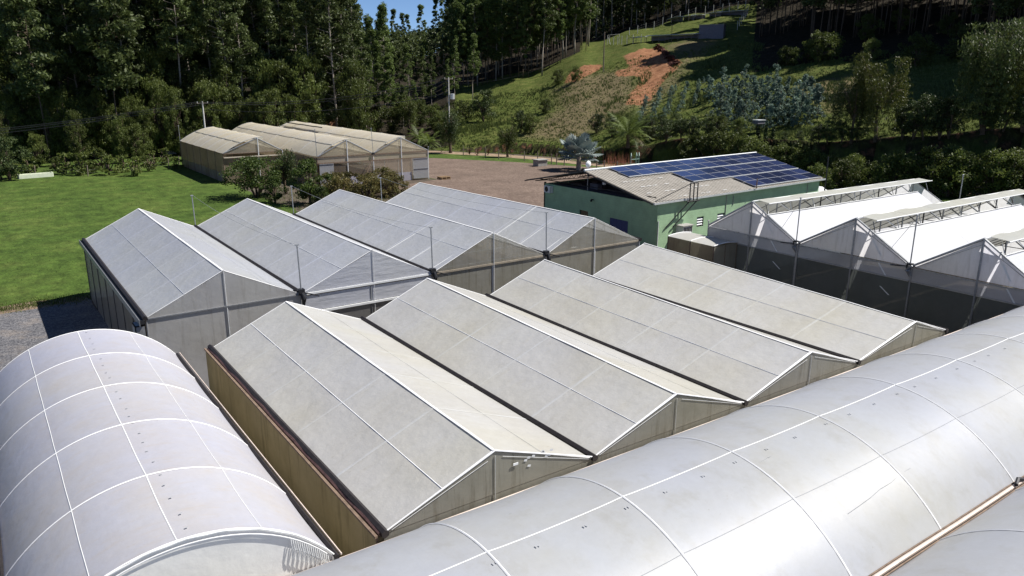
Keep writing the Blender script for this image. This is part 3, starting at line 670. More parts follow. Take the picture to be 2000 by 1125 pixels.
# ---- greenhouse E: saw-vented bays with white covers on the right
gE = thing('gabled_greenhouse', (50, 24, 0), 'three-bay greenhouse with bright white roof covers, open ridge vents and dark net wall', 'greenhouse')
ye = [34.5, 27.45, 20.35, 13.95]; re_ = [31.05, 23.85, 17.0]; XE0, XE1 = 40.8, 60.5; EE = 4.05; RE = 6.12
for i in range(3):
    yl, yn, yr_ = ye[i], ye[i+1], re_[i]      # far valley, near valley, ridge
    x1 = XE1-(0 if i == 0 else 0)
    slope(gE, (XE0, yl-.1, EE), (x1, yl-.1, EE), (XE0, yr_, RE), (x1, yr_, RE), 6, [0, .5, 1], M['film_flap'], M['batten2'], M['batten2'])
    n0 = Vector((XE0, yn+.1, EE)); n1 = Vector((x1, yn+.1, EE)); q0 = Vector((XE0, yr_, RE)); q1 = Vector((x1, yr_, RE))
    tcut = .66; xw = x1-1.5
    for k in range(6):
        xa0, xa1 = lerp(XE0, xw, k/6), lerp(XE0, xw, (k+1)/6); mb = MB()
        mb.grid(lambda u, v: (lerp(xa0, xa1, u), lerp(yn+.1, lerp(yn+.1, yr_, tcut), v), lerp(EE, lerp(EE, RE, tcut), v)+.03-.02*math.sin(math.pi*u)), 4, 4)
        mb.build('roof_cover', M['film_e'], gE, True)
    # ridge vent flap, propped almost level, and the open truss under it
    for k in range(6):
        xa0, xa1 = lerp(XE0+.5, x1+.8, k/6), lerp(XE0+.5, x1+.8, (k+1)/6); mb = MB()
        mb.grid(lambda u, v: (lerp(xa0, xa1, u), lerp(yr_+.05, yr_-1.0, v), RE+.10-.10*v+.02*math.sin(u*6)), 3, 3); mb.build('vent_flap', M['film_flap'], gE, True)
    path(gE, 'flap_rail', [(XE0+.3, yr_-1.0, RE-.0), (x1+.8, yr_-1.0, RE-.0)], .035, M['batten2'])
    path(gE, 'ridge_tube', [(XE0, yr_, RE+.06), (x1, yr_, RE+.06)], .045, M['batten2'])
    mid = n0.lerp(q0, tcut)
    path(gE, 'purlin', [(XE0, mid.y, mid.z+.06), (xw, mid.y, mid.z+.06)], .035, M['galv'])
    nfr = 8
    for k in range(nfr+1):
        x = lerp(XE0+.1, x1, k/nfr); mb = MB(); A = Vector((x, yn+.1, EE-.02)); B = Vector((x, yl-.1, EE-.02)); T = Vector((x, yr_, RE-.04))
        mb.tube(A, T, .035, 5); mb.tube(B, T, .03, 5); mb.tube(A, B, .025, 5); mb.tube(Vector((x, yr_, EE)), T, .045, 5)
        mb.tube(A.lerp(T, .66), Vector((x, yr_-.9, RE)), .022, 4); mb.build('truss', M['galv'] if k % 3 else M['dark'], gE)
        if k < nfr:
            x2 = lerp(XE0+.1, x1, (k+1)/nfr); mb = MB(); mb.tube((x, mid.y, mid.z), ((x+x2)/2, yr_-.2, RE-.1), .02, 4); mb.tube(((x+x2)/2, yr_-.95, RE-.03), (x2, mid.y, mid.z), .02, 4)
            mb.build('brace', M['dark'] if k % 2 else M['batten2'], gE)
    # gables towards the lens
    for y in (yl, yn):
        film_tri(gE, (XE0-.03, y, EE-.02), (XE0-.03, yr_, EE-.02), (XE0-.03, yr_, RE-.02), M['gable_e'])
        film_tri(gE, (XE1+.02, y, EE-.02), (XE1+.02, yr_, EE-.02), (XE1+.02, yr_, RE-.02), M['gable_e'])
        path(gE, 'gable_edge', [(XE0-.05, y, EE+.04), (XE0-.05, yr_, RE+.04)], .06, M['galv'])
        path(gE, 'gable_cord', [(XE0-.05, lerp(y, yr_, .07), EE+.04), (XE0-.05, lerp(y, yr_, .98), RE-.28)], .015, M['galv'], 4)
    bar(gE, 'king_post', (XE0-.07, yr_, 0), (XE0-.07, yr_, RE), .05, M['galv'])
    bar(gE, 'post', (XE0-.07, yn, 0), (XE0-.07, yn, EE), .09 if i == 0 else .05, M['galv'])
    for (u0, u1, z0, z1) in ((.34, .42, 4.3, 5.1), (.47, .5, 3.2, 3.9), (.55, .6, 2.2, 2.6)):
        a = lerp(yr_, yn, u0+.08*i*0); b = lerp(yr_, yn, u0+.16)
        mb = MB(); mb.quad((XE0-.042, b, z0-.0), (XE0-.042, b+.1, z0), (XE0-.042, a+.1, z1), (XE0-.042, a, z1)); mb.build('tape_patch', M['white'], gE)
    mb = MB(); mb.box((XE0-.10, yn+.1, EE-.14), (XE0-.04, yl-.1, EE-.06)); mb.build('eave_beam', M['galv'], gE)
    mb = MB(); mb.box((XE0-.10, yn+.1, EE-.85), (XE0-.05, yl-.1, EE-.79)); mb.build('lower_beam', M['galv'], gE)
    wall_panels(gE, (XE0-.03, yl), (XE0-.03, yn), EE-.8, EE-.13, 2, film('band_film%d' % i, (.42, .43, .46), (.3, .3, .3), .5, .35, clear=.15), 'band_panel')
    wall_panels(gE, (XE0-.03, yl), (XE0-.03, yn), 0, EE-.85, 2, M['net'], 'net_panel')
    wall_panels(gE, (XE1, yl), (XE1, yn), 0, EE-.05, 2, M['gable_e'], 'rear_panel')
wall_panels(gE, (XE0, 34.55), (XE1, 34.55), 0, EE-.05, 6, M['gable_e'], 'side_panel', M['galv'])
for y in ye[1:3]:
    path(gE, 'gutter', [(XE0-.2, y, EE), (XE1, y, EE)], .1, M['galv'])
    mb = MB(); mb.path([(XE0-.22, y+.02, EE+.05), (XE0-.3, y+.1, EE-.2), (XE0-.15, y, EE-.5)], [.11, .12, .08], 6); mb.build('downpipe', M['galv'], gE)
    mast(gE, (XE0-.05, y+.12, EE), (XE0-.05, y+.12, 6.85), arm=(-.15, 1.0, -.1))
    path(gE, 'wire', [(XE0-.05, y+.12, 6.7), (XE0+.3, y+1.6, EE+.5)], .012, M['galv'], 4)
    mast(gE, (XE1, y, EE), (XE1, y, 6.9))
mast(gE, (XE0-.12, 34.45, EE-.4), (XE0-.12, 34.45, EE+.35))

# ---- lean-to beside it
gf = thing('propagation_shed', (39.5, 34, 0), 'small flat film-roofed shed with mossy tan walls tucked beside green building', 'shed')
fx0, fx1, fy0, fy1, fz = 38.35, 40.62, 31.9, 35.9, 3.35
for k in range(2):
    mb = MB(); mb.grid(lambda u, v: (lerp(fx0, fx1, u), lerp(fy0, fy1, (k+v)/2), fz+.10*math.sin(math.pi*u)+.0), 6, 2); mb.build('roof_panel', M['film_b'], gf, True)
for y in (fy0, (fy0+fy1)/2, fy1):
    path(gf, 'rafter', [(lerp(fx0, fx1, t/6), y, fz+.02+.10*math.sin(math.pi*t/6)) for t in range(7)], .035, M['batten'])
wall_panels(gf, (fx0, fy0), (fx0, fy1), 1.95, fz-.03, 2, M['wall_c'], 'side_panel', M['rust'], .04)
wall_panels(gf, (fx0, fy0), (fx0, fy1), 0, 1.8, 2, M['wall_c'], 'side_panel')
mb = MB(); mb.box((fx0-.05, fy0, 1.82), (fx0+.03, fy1, 1.93)); mb.build('rail', M['rust'], gf)
wall_panels(gf, (fx0, fy0), (fx1, fy0), 0, fz-.03, 2, M['gable_stained'], 'front_panel', M['rust'], .03)
wall_panels(gf, (fx1, fy0), (fx1, fy1), 0, fz-.03, 2, M['gable_stained'], 'rear_panel')
wall_panels(gf, (fx0, fy1), (fx1, fy1), 0, fz-.03, 2, M['gable_stained'], 'rear_panel')

# ---- far cream greenhouses by the forest
def cream(root, xs, rx, y0, y1, ez, rz, gm, name_parts=True):
    for i in range(len(xs)-1):
        xl, xr, r_ = xs[i], xs[i+1], rx[i]
        # the left slope runs on past the ridge as a curled lip
        for k in range(6):
            a, b = lerp(y0, y1, k/6), lerp(y0, y1, (k+1)/6)
            def S(u, v):
                t = v*1.16; x = lerp(xl, r_, t); z = ez+(rz-ez)*(math.sin(min(t, 1.16)/1.16*math.pi/2)**.92)*1.07
                return (x, lerp(a, b, u), z-.04*math.sin(math.pi*u))
            mb = MB(); mb.grid(S, 3, 8); mb.build('roof_panel', M['film_c'], root, True)
        for k in range(7):
            a = lerp(y0, y1, k/6); path(root, 'rafter', [(lerp(xl, r_, v*1.16), a, .01+ez+(rz-ez)*(math.sin(v*math.pi/2)**.92)*1.07) for v in (0, .2, .4, .6, .8, 1)], .04, M['batten_b'], 5)
        lip = lerp(xl, r_, 1.16)
        mb = MB(); mb.grid(lambda u, v: (lip+.02, lerp(y0, y1, u), lerp(rz+.1, rz-.25, v)), 6, 1); mb.build('ridge_lip', M['film_flap'], root)
        slope(root, (xr-.05, y0, ez), (xr-.05, y1, ez), (r_+.1, y0, rz-.1), (r_+.1, y1, rz-.1), 6, [0, 1], M['film_c'], M['batten_b'], M['batten_b'], rr=.03)
        path(root, 'purlin', [(lerp(xl, r_, .52), y0, .02+ez+(rz-ez)*1.07*math.sin(.52/1.16*math.pi/2)**.92), (lerp(xl, r_, .52), y1, .02+ez+(rz-ez)*1.07*math.sin(.52/1.16*math.pi/2)**.92)], .035, M['batten_b'])
        for x, zz in ((xl, rz), (xr, rz-.05)):
            film_tri(root, (x, y0-.02, ez-.02), (r_, y0-.02, ez-.02), (r_, y0-.02, zz-.03), gm)
            film_tri(root, (x, y1, ez-.02), (r_, y1, ez-.02), (r_, y1, zz-.03), gm)
            path(root, 'gable_edge', [(x, y0-.05, ez+.03), (r_, y0-.05, zz)], .07, M['galv'])
        bar(root, 'king_post', (r_, y0-.08, 0), (r_, y0-.08, rz), .07, M['batten2'])
        bar(root, 'post', (xr, y0-.08, 0), (xr, y0-.08, ez), .07, M['batten2'])
        trussf(root, (xl, y0+.6, ez), (xr, y0+.6, ez), (r_, y0+.6, rz-.15), M['galv'])
        trussf(root, (xl, y0+4, ez), (xr, y0+4, ez), (r_, y0+4, rz-.15), M['galv'])
        mb = MB(); mb.box((xl, y0-.12, ez-.1), (xr, y0-.05, ez)); mb.build('eave_beam', M['rust'], root)
M['gable_c'] = film('gable_c', (.66, .60, .46), (.42, .35, .22), .6, .5, clear=.45)
gc1 = thing('cream_greenhouse', (31, 117, 0), 'small single-bay cream roofed greenhouse standing alone at the lawn edge', 'greenhouse')
cream(gc1, [27.3, 35.2], [31.9], 104.9, 129.2, 3.9, 5.75, M['gable_c'])
wall_panels(gc1, (27.25, 104.9), (27.25, 129.2), 1.3, 3.8, 6, M['wall_c'], 'side_panel', M['rust'], .06)
wall_panels(gc1, (27.25, 104.9), (27.25, 129.2), 0, 1.25, 6, film('foot_film', (.25, .22, .20), (.10, .07, .05), .9, .2, streak=((.08, .06, .05), .8, (2, 2, .3))), 'foot_panel')
wall_panels(gc1, (27.3, 104.88), (35.2, 104.88), 0, 3.3, 4, M['wall_c'], 'front_panel')
mb = MB(); mb.box((27.3, 104.6, 3.3), (35.2, 104.84, 3.42)); mb.build('front_awning', M['screen'], gc1)
wall_panels(gc1, (35.2, 104.9), (35.2, 129.2), 0, 3.8, 6, M['wall_c'], 'side_panel')
wall_panels(gc1, (27.3, 129.2), (35.2, 129.2), 0, 3.8, 3, M['wall_c'], 'rear_panel')
gc2 = thing('cream_greenhouse', (44, 112, 0), 'wide twin-bay cream roofed greenhouse with see-through front beside the paved yard', 'greenhouse')
cream(gc2, [36.1, 43.75, 52.0], [40.1, 47.9], 94.3, 136.0, 3.9, 5.85, M['gable_c'])
mb = MB(); mb.grid(lambda u, v: (lerp(36.3, 51.8, u), lerp(94.6, 135, v), 3.55), 8, 8); mb.build('thermal_screen', M['screen'], gc2)
mb = MB(); mb.box((36.1, 94.15, 2.95), (51.9, 94.25, 3.08)); mb.build('front_rail', M['rust'], gc2)
wall_panels(gc2, (36.1, 94.28), (52.0, 94.28), 3.1, 3.85, 4, film('band_c', (.60, .52, .40), (.5, .4, .3), .4, .4, clear=.2), 'band_panel')
wall_panels(gc2, (38.2, 94.26), (49.4, 94.26), 1.15, 2.95, 4, film('clear_sheet', (.4, .33, .25), (.3, .22, .15), .5, .3, clear=.62), 'front_panel')
wall_panels(gc2, (38.2, 94.24), (49.4, 94.24), 0, 1.15, 4, film('foot_white', (.52, .50, .54), (.4, .35, .33), .5, .3), 'foot_panel')
for a, b in ((36.2, 38.1), (49.6, 51.9)):
    dr = None
    mb = MB(); mb.box((a, 94.08, .2), (b, 94.14, 2.95)); d_ = mb.build('door', film('door_film%d' % int(a), (.50, .50, .50), (.4, .38, .35), .4, .3, clear=.2), gc2)
    for z in (.2, 1.5, 2.9): mb = MB(); mb.box((a, 94.02, z), (b, 94.07, z+.07)); mb.build('door_rail', M['galv'], gc2)
wall_panels(gc2, (36.0, 94.3), (36.0, 136), 0, 3.8, 9, M['wall_c'], 'side_panel', M['rust'], .06)
wall_panels(gc2, (52.05, 94.3), (52.05, 136), 0, 3.8, 9, film('clear_side', (.4, .36, .3), (.3, .25, .2), .5, .3, clear=.5), 'side_panel', M['batten2'], .06)
wall_panels(gc2, (36, 136), (52, 136), 0, 3.8, 4, M['wall_c'], 'rear_panel')
mast(gc2, (36.0, 94.2, 3.9), (35.9, 94.2, 7.3)); mast(gc2, (43.75, 94.2, 3.9), (43.6, 94.2, 7.2), arm=(.3, 0, -.2)); bar(gc2, 'stay', (43.75, 94.0, 3.8), (41.4, 93.0, 0), .05, M['rust'])
mast(gc2, (52.05, 94.2, 3.5), (52.05, 94.2, 4.4))
mast(gc1, (27.3, 129.3, 3.6), (27.3, 129.3, 6.2))
# dark service line lying on the rear roof
path(gc2, 'roof_hose', [(46.2, 118+k, 5.9+.02*math.sin(k)) for k in range(0, 17, 2)], .09, M['dark'])
pa = thing('pallet', (53.4, 92.6, 0), 'brown wooden pallet lying beside the see-through greenhouse corner', 'pallet')
for z, n_ in ((.28, 5), (.0, 3)):
    for k in range(n_):
        y = 92.0+k*(1.2/(n_-1)); mb = MB(); mb.box((52.8, y, z+.04), (54.3, y+.12, z+.09)); mb.build('board', M['cardboard'], pa)
for x in (52.85, 53.5, 54.15): mb = MB(); mb.box((x, 92.0, .092), (x+.1, 93.3, .318)); mb.build('bearer', M['cardboard'], pa)

# ---------------------------------------------------------------- green building with solar roof
gg = thing('green_building', (56, 51, 0), 'long pale green block building with solar panels on its corrugated roof', 'building')
q_eL, q_eR = Vector((44.0, 43.0, 4.12)), Vector((69.4, 44.55, 4.12))
q_rL, q_rR = Vector((44.0, 51.55, 5.85)), Vector((69.4, 53.0, 5.95))
q_fL, q_fR = Vector((44.0, 60.3, 4.12)), Vector((69.4, 61.4, 4.12))
wl = [(44.8, 43.22), (68.9, 44.72), (68.9, 60.2), (44.8, 58.2)]
def wallbox(name, a, b, z0, z1, th, holes=()):
    """a wall from a to b with rectangular openings (u0,u1,z0,z1 in metres along it)"""
    a, b = Vector((*a, 0)), Vector((*b, 0)); L = (b-a).length; d = (b-a)/L; nn = Vector((-d.y, d.x, 0))
    us = sorted({0, L, *[h[0] for h in holes], *[h[1] for h in holes]}); zs = sorted({z0, z1, *[h[2] for h in holes], *[h[3] for h in holes]}); mb = MB()
    for u0, u1 in zip(us, us[1:]):
        for w0, w1 in zip(zs, zs[1:]):
            um, wm = (u0+u1)/2, (w0+w1)/2
            if any(h[0] < um < h[1] and h[2] < wm < h[3] for h in holes): continue
            P = lambda u, k, z: a+d*u+nn*(k*th)+Vector((0, 0, z))
            mb.quad(P(u0, 0, w0), P(u1, 0, w0), P(u1, 0, w1), P(u0, 0, w1)); mb.quad(P(u1, 1, w0), P(u0, 1, w0), P(u0, 1, w1), P(u1, 1, w1))
            if w1 == z1: mb.quad(P(u0, 0, w1), P(u1, 0, w1), P(u1, 1, w1), P(u0, 1, w1))
    for h in holes:
        for (p, q) in (((h[0], h[2]), (h[1], h[2])), ((h[1], h[2]), (h[1], h[3])), ((h[1], h[3]), (h[0], h[3])), ((h[0], h[3]), (h[0], h[2]))):
            P = lambda u, k, z: a+d*u+nn*(k*th)+Vector((0, 0, z)); mb.quad(P(p[0], 0, p[1]), P(p[0], 1, p[1]), P(q[0], 1, q[1]), P(q[0], 0, q[1]))
    return mb.build(name, M['block'], gg), a, d, nn
# front (long) wall, towards -y
hf = [(2.6, 3.5, 1.95, 2.55), (4.7, 5.9, 2.0, 2.7)]
wf, a_, d_, n_ = wallbox('wall', wl[0], wl[1], 0, 3.98, .18, [(5.1, 6.0, 1.5, 2.35), (7.9, 8.9, 1.5, 2.35)])
for u in (5.1, 7.9):
    P = lambda uu, k, z: a_+d_*uu+n_*k+Vector((0, 0, z)); wd_ = .9 if u == 5.1 else 1.0
    mb = MB()
    for (u0, u1, z0, z1) in ((u, u+wd_, 1.5, 1.56), (u, u+wd_, 2.29, 2.35), (u, u+.06, 1.56, 2.29), (u+wd_-.06, u+wd_, 1.56, 2.29)):
        mb.quad(P(u0, .03, z0), P(u1, .03, z0), P(u1, .03, z1), P(u0, .03, z1)); mb.quad(P(u0, .03, z1), P(u1, .03, z1), P(u1, .10, z1), P(u0, .10, z1))
    wn = mb.build('window', M['dark'], gg)
    mb = MB(); mb.quad(P(u+.06, .13, 1.56), P(u+wd_-.06, .13, 1.56), P(u+wd_-.06, .13, 2.29), P(u+.06, .13, 2.29)); mb.build('pane', M['glassd'], wn)
    for z in (1.65, 1.87, 2.09):
        mb = MB(); mb.quad(P(u+.08, .02, z), P(u+wd_-.08, .02, z), P(u+wd_-.08, .10, z+.14), P(u+.08, .10, z+.14)); mb.build('louvre', M['white'], wn)
# block window unit (air conditioner) on the sunny wall
P = lambda uu, k, z: a_+d_*uu+n_*k+Vector((0, 0, z))
def obox(p0, u, v, w_, name, mat, parent):
    p0, u, v, w_ = map(Vector, (p0, u, v, w_)); mb = MB(); c = [p0, p0+u, p0+u+v, p0+v]; t = [k+w_ for k in c]; n = 0
    mb.v = [tuple(k) for k in c+t]; mb.f = [(0,3,2,1),(4,5,6,7),(0,1,5,4),(1,2,6,5),(2,3,7,6),(3,0,4,7)]; return mb.build(name, mat, parent)
ac = obox(P(2.4, -.75, 1.35), d_*1.2, n_*.75, (0, 0, .6), 'air_conditioner', M['white'], gg)
for k in range(6): obox(P(2.5+k*.19, -.775, 1.40), d_*.09, n_*.02, (0, 0, .45), 'grille', M['dark'], ac)
obox(P(2.32, -.85, 1.97), d_*1.4, n_*.85, (0, 0, .05), 'top_cover', M['concrete'], ac)
obox(P(2.45, -.6, 1.28), d_*1.05, n_*.6, (0, 0, .06), 'bracket', M['dark'], ac)
path(gg, 'conduit', [P(1.4+7.6, -.03, 0.5), P(1.4+7.6, -.03, 3.9)], .03, M['galv']); path(gg, 'conduit', [P(.1, -.04, 0), P(.1, -.04, 2.6)], .04, M['white'])
path(gg, 'conduit', [P(10, -.03, 2.9), P(10, -.03, 3.8)], .03, M['galv']); path(gg, 'conduit', [P(22, -.03, 1), P(22, -.03, 3.9)], .03, M['galv'])
# gable wall towards -x (a to b goes from far to near so its outside faces the lens)
w2_, a2, d2, n2 = wallbox('wall', wl[3], wl[0], 0, 3.98, .18, [(5.2, 6.4, 1.15, 2.15), (9.3, 11.6, 0, 2.05)])
P2_ = lambda uu, k, z: a2+d2*uu+n2*k+Vector((0, 0, z))
wn = obox(P2_(5.2, .1, 1.15), d2*1.2, n2*.04, (0, 0, 1.0), 'window', M['glassd'], gg)
dr = obox(P2_(9.3, .05, 0), d2*2.3, n2*.05, (0, 0, 2.05), 'door', M['blue'], gg)
for k in range(6): obox(P2_(9.4+k*.37, .03, .08), d2*.3, n2*.022, (0, 0, 1.9), 'door_slat', M['blue'], dr)
obox(P2_(-.06, -.08, 0), d2*.06, n2*.25, (0, 0, 4.1), 'corner_post', M['dark'], gg)
wallbox('wall', wl[1], wl[2], 0, 3.98, .18); wallbox('wall', wl[2], wl[3], 0, 3.98, .18)
au = obox(P2_(.35, -.38, 3.2), d2*.95, n2*.36, (0, 0, .66), 'air_conditioner', M['white'], gg)
mb = MB(); cc = P2_(.72, -.39, 3.53); mb.path([cc, cc+n2*.012], .26, 20); mb.build('fan_grille', M['dark'], au)
obox(P2_(1.25, -.386, 3.25), d2*.03, n2*.006, (0, 0, .56), 'seam', M['dark'], au)
cl = path(gg, 'wall_lamp', [P2_(7.1, 0, 3.3), P2_(7.1, -.25, 3.35), P2_(7.25, -.4, 3.25)], [.05, .07, .10], M['dark'], 8)
# floor slab and ceiling slab inside, seen through the open gable
mb = MB(); mb.box((45.1, 45.3, 3.80), (68.6, 58.0, 3.9)); mb.build('ceiling_slab', M['greywall'], gg)
# open trusses in the gable
for k in range(5):
    x = 44.9+k*5.6; mb = MB(); L = Vector((x, 43.6+k*.3, 4.0)); Rr = Vector((x, 59.9, 4.02)); T = Vector((x, 51.6+k*.3, 5.72))
    for s in (L, Rr):
        mb.tube(s, T, .045, 5); e2 = s.lerp(T, 0)+Vector((0, 0, .0)); B_ = Vector((x, T.y, 5.25)); mb.tube(s, B_, .035, 5)
        for j in range(1, 12):
            mb.tube(s.lerp(T, j/12), s.lerp(B_, (j+.5)/12), .02, 4); mb.tube(s.lerp(B_, (j+.5)/12), s.lerp(T, (j+1)/12), .02, 4)
    mb.build('truss', M['dark'], gg)
path(gg, 'tie_beam', [(44.9, 43.6, 4.45), (44.9, 59.6, 4.30)], .04, M['dark'])
for k in range(14):
    y = 45.5+random.random()*11; x = 46+random.random()*6; mb = MB(); mb.box((x, y, 3.9), (x+.5+random.random(), y+.4+random.random(), 4.05+random.random()*.35)); mb.build('loft_crate', [M['greywall'], M['cardboard'], M['dark']][k % 3], gg)
mb = MB(); mb.path([(45.2, 50.2, 4.75), (45.2, 50.2, 5.0)], .16, 10); mb.build('water_float', M['white'], gg)
# corrugated sheets
def roofS(s, t, h=0):                                   # near slope: s along, t from ridge to eave
    p = q_rL.lerp(q_rR, s).lerp(q_eL.lerp(q_eR, s), t); return p+NR*h
NR = (q_eL-q_rL).cross(q_rR-q_rL); NR = NR if NR.z > 0 else -NR; NR.normalize()
def roofF(s, t, h=0):
    p = q_rL.lerp(q_rR, s).lerp(q_fL.lerp(q_fR, s), t); return p+Vector((0, .2, .97))*h
NS = 24; NC = 3
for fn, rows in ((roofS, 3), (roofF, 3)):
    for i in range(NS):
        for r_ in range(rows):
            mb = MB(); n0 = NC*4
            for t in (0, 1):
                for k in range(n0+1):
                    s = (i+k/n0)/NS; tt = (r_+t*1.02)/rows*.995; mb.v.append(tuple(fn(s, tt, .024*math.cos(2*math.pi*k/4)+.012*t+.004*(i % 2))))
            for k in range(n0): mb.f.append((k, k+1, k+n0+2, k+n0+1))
            ob_ = mb.build('roof_sheet', [M['cement_roof'], M['cement_shade']], gg)
            for k, p_ in enumerate(ob_.data.polygons): p_.material_index = 1 if k % 4 in (1, 2) else 0   # trough faces painted darker to stand in for the corrugation's shading
for k in range(34):   # pale overlap clips on the uncovered part
    s, t = random.choice([(.02+.03*j, .42+.17*q) for j in range(1, 14) for q in range(4) if .02+.03*j < .13+.30*(.42+.17*q)]), 0
    s, t = s; p = roofS(s, t, .065); mb = MB(); mb.quad(p, p+Vector((.55, .03, 0)), p+Vector((.6, -.05, -.01)), p+Vector((.05, -.08, -.01))); mb.build('repair_patch', M['white'], gg)
path(gg, 'ridge_cap', [roofS(s/10, 0, .07) for s in range(11)], .10, M['steelwhite'], 6)
mb = MB()
for a, b in ((q_eL, q_eR),):
    dd = (b-a).normalized(); o = Vector((0, -.16, -.10)); mb.quad(a+o, b+o, b+Vector((0, -.16, .05)), a+Vector((0, -.16, .05))); mb.quad(a+o, a+Vector((0, .02, -.10)), b+Vector((0, .02, -.10)), b+o)
    mb.quad(a+Vector((0, -.13, .05)), a+Vector((0, -.16, .05)), b+Vector((0, -.16, .05)), b+Vector((0, -.13, .05))); mb.quad(a+o, a+Vector((0, -.16, .05)), a+Vector((0, .02, .05)), a+Vector((0, .02, -.10)))
mb.build('gutter', M['steelwhite'], gg)
path(gg, 'barge_rail', [roofF(-.004, t/4, -.06) for t in range(5)], .05, M['dark'])
path(gg, 'barge_rail', [roofS(-.003, t/4, -.06) for t in range(5)], .05, M['dark'])
# solar panels: three double rows of landscape modules
def st_of(px, py):
    """where a sight line meets the near roof slope, as (s, t)"""
    d = ray(px, py); o = Vector((0, 0, CH)); k = (q_rL-o).dot(NR)/d.dot(NR); p = o+d*k
    best = min(((roofS(i/100, j/60)-p).length, i/100, j/60) for i in range(-5, 110) for j in range(-5, 66)); return best[1:]
tr = [(.012, .315), (.335, .64), (.66, .965)]
left = [st_of(1182, 331)[0], st_of(1295, 341)[0], st_of(1411, 349)[0]]
L_ = (q_rR-q_rL).length; W_ = (q_eL-q_rL).length
pw = 1.86
pmb = MB(); ph = W_*.152-.04
pmb.box((.035, .035, 0), (pw-.065, ph-.035, .04))
pmb.v += [(0, 0, -.005), (pw-.03, 0, -.005), (pw-.03, ph, -.005), (0, ph, -.005), (0, 0, .034), (pw-.03, 0, .034), (pw-.03, ph, .034), (0, ph, .034)]
pmb.f += [tuple(8+i for i in f) for f in ((0,3,2,1),(4,5,6,7),(0,1,5,4),(1,2,6,5),(2,3,7,6),(3,0,4,7))]
pme = pmb.mesh('solar_panel', [M['solar'], M['frame_alu']])
for i, p in enumerate(pme.polygons): p.material_index = 0 if i < 6 else 1
ux = (q_rR-q_rL).normalized(); 
for k, ((t0, t1), s0) in enumerate(zip(tr, left)):
    s0 = max(.02, s0); nP = int((.992-s0)*L_/pw); s0 = .992-nP*pw/L_
    for i in range(nP):
        for j in range(2):
            t = t0+(t1-t0)*(j+1)/2; p = roofS(s0+i*pw/L_, t, .12); vy = (roofS(s0, t0)-roofS(s0, t1)).normalized()
            o = link('solar_panel', pme, gg); o.matrix_parent_inverse = Matrix(); zz = ux.cross(vy).normalized(); yy = zz.cross(ux)
            mt = Matrix((ux, yy, zz)).transposed().to_4x4(); mt.translation = p-Vector(gg.location); o.matrix_local = mt
    mb = MB(); mb.path([roofS(s0, t1+.008, .14), roofS(.992, t1+.008, .135)], .03, 5); mb.build('mounting_rail', M['steelwhite'], gg)
# ladder bracket at the near corner and its stay
lx, ly = 48.1, 42.95
for dx in (0, .45, .9):
    bar(gg, 'ladder_rail', (lx+dx, ly-.05, 3.9), (lx+dx, ly-.05, 5.45), .05, M['dark'])
bar(gg, 'ladder_rail', (lx, ly-.05, 5.45), (lx+.9, ly-.05, 5.45), .05, M['dark'])
for dx in (0, .9): bar(gg, 'ladder_leg', (lx+dx, ly-.05, 3.95), (lx-2.4+dx, ly+.25, 1.9), .05, M['dark'])
bar(gg, 'ladder_stay', (lx, ly-.05, 5.4), (44.5, 43.3, 4.2), .035, M['dark'])
bar(gg, 'ladder_platform', (lx-.3, ly-.05, 3.95), (lx+1.2, ly-.05, 3.95), .06, M['dark'])
bar(gg, 'vent_pipe', (57.6, 43.6, 4.2), (57.6, 43.6, 5.1), .05, M['rust'])
path(gg, 'hose_elbow', [(68.6, 43.2, 2.6), (68.2, 42.4, 3.1), (67.4, 42.0, 3.5)], .10, M['white'], 8)
bar(gg, 'corner_pole', (69.6, 44.5, 0), (69.6, 44.5, 6.3), .06, M['dark'])
dish = thing('satellite_dish', (60, 63, 0), 'small round white dish on a thin pole by the silver palm', 'dish'); p = at(1149, 321, 6.3); dish.location = (p.x, p.y, 0)
bar(dish, 'pole', (p.x, p.y, 0), (p.x, p.y, 6.3), .04, M['galv'])
mb = MB(); mb.grid(lambda u, v: (p.x+.32*u*math.cos(v*2*math.pi), p.y-.15+.14*u*u, p.z+.32*u*math.sin(v*2*math.pi)), 4, 16); mb.build('reflector', M['white'], dish, True)
bar(dish, 'feed_arm', (p.x, p.y-.1, p.z-.3), (p.x, p.y-.6, p.z), .02, M['dark'])

# ---------------------------------------------------------------- foliage generators (instanced meshes)
def leaf_mesh(name, centers, rad, n, size, mat, flat=.0, droop=0, asp=.45, seed=0, tri=False):
    rs = np.random.RandomState(seed); C = np.array(centers, float); k = len(C)
    idx = rs.randint(0, k, n); r_ = np.array(rad, float)[idx] if not np.isscalar(rad) else np.full(n, rad)
    d = rs.normal(size=(n, 3)); d /= np.linalg.norm(d, axis=1)[:, None]; d *= (rs.random_sample(n)**.45)[:, None]
    P = C[idx]+d*r_[:, None]*np.array([1, 1, .75])
    a = rs.normal(size=(n, 3)); a[:, 2] = a[:, 2]*(1-droop)-droop*1.6; a /= np.linalg.norm(a, axis=1)[:, None]
    b = rs.normal(size=(n, 3)); b = np.cross(a, b); b /= np.linalg.norm(b, axis=1)[:, None]
    s = size*(.6+.8*rs.random_sample(n))[:, None]
    v = np.stack([P-a*s*.5, P+b*s*asp*.5, P+a*s*.5, P-b*s*asp*.5], 1).reshape(-1, 3)
    me = bpy.data.meshes.new(name); me.vertices.add(4*n); me.vertices.foreach_set('co', v.astype(np.float32).ravel())
    me.loops.add(4*n); me.loops.foreach_set('vertex_index', np.arange(4*n)); me.polygons.add(n)
    me.polygons.foreach_set('loop_start', np.arange(0, 4*n, 4)); me.polygons.foreach_set('loop_total', np.full(n, 4)); me.materials.append(mat); me.update(); return me
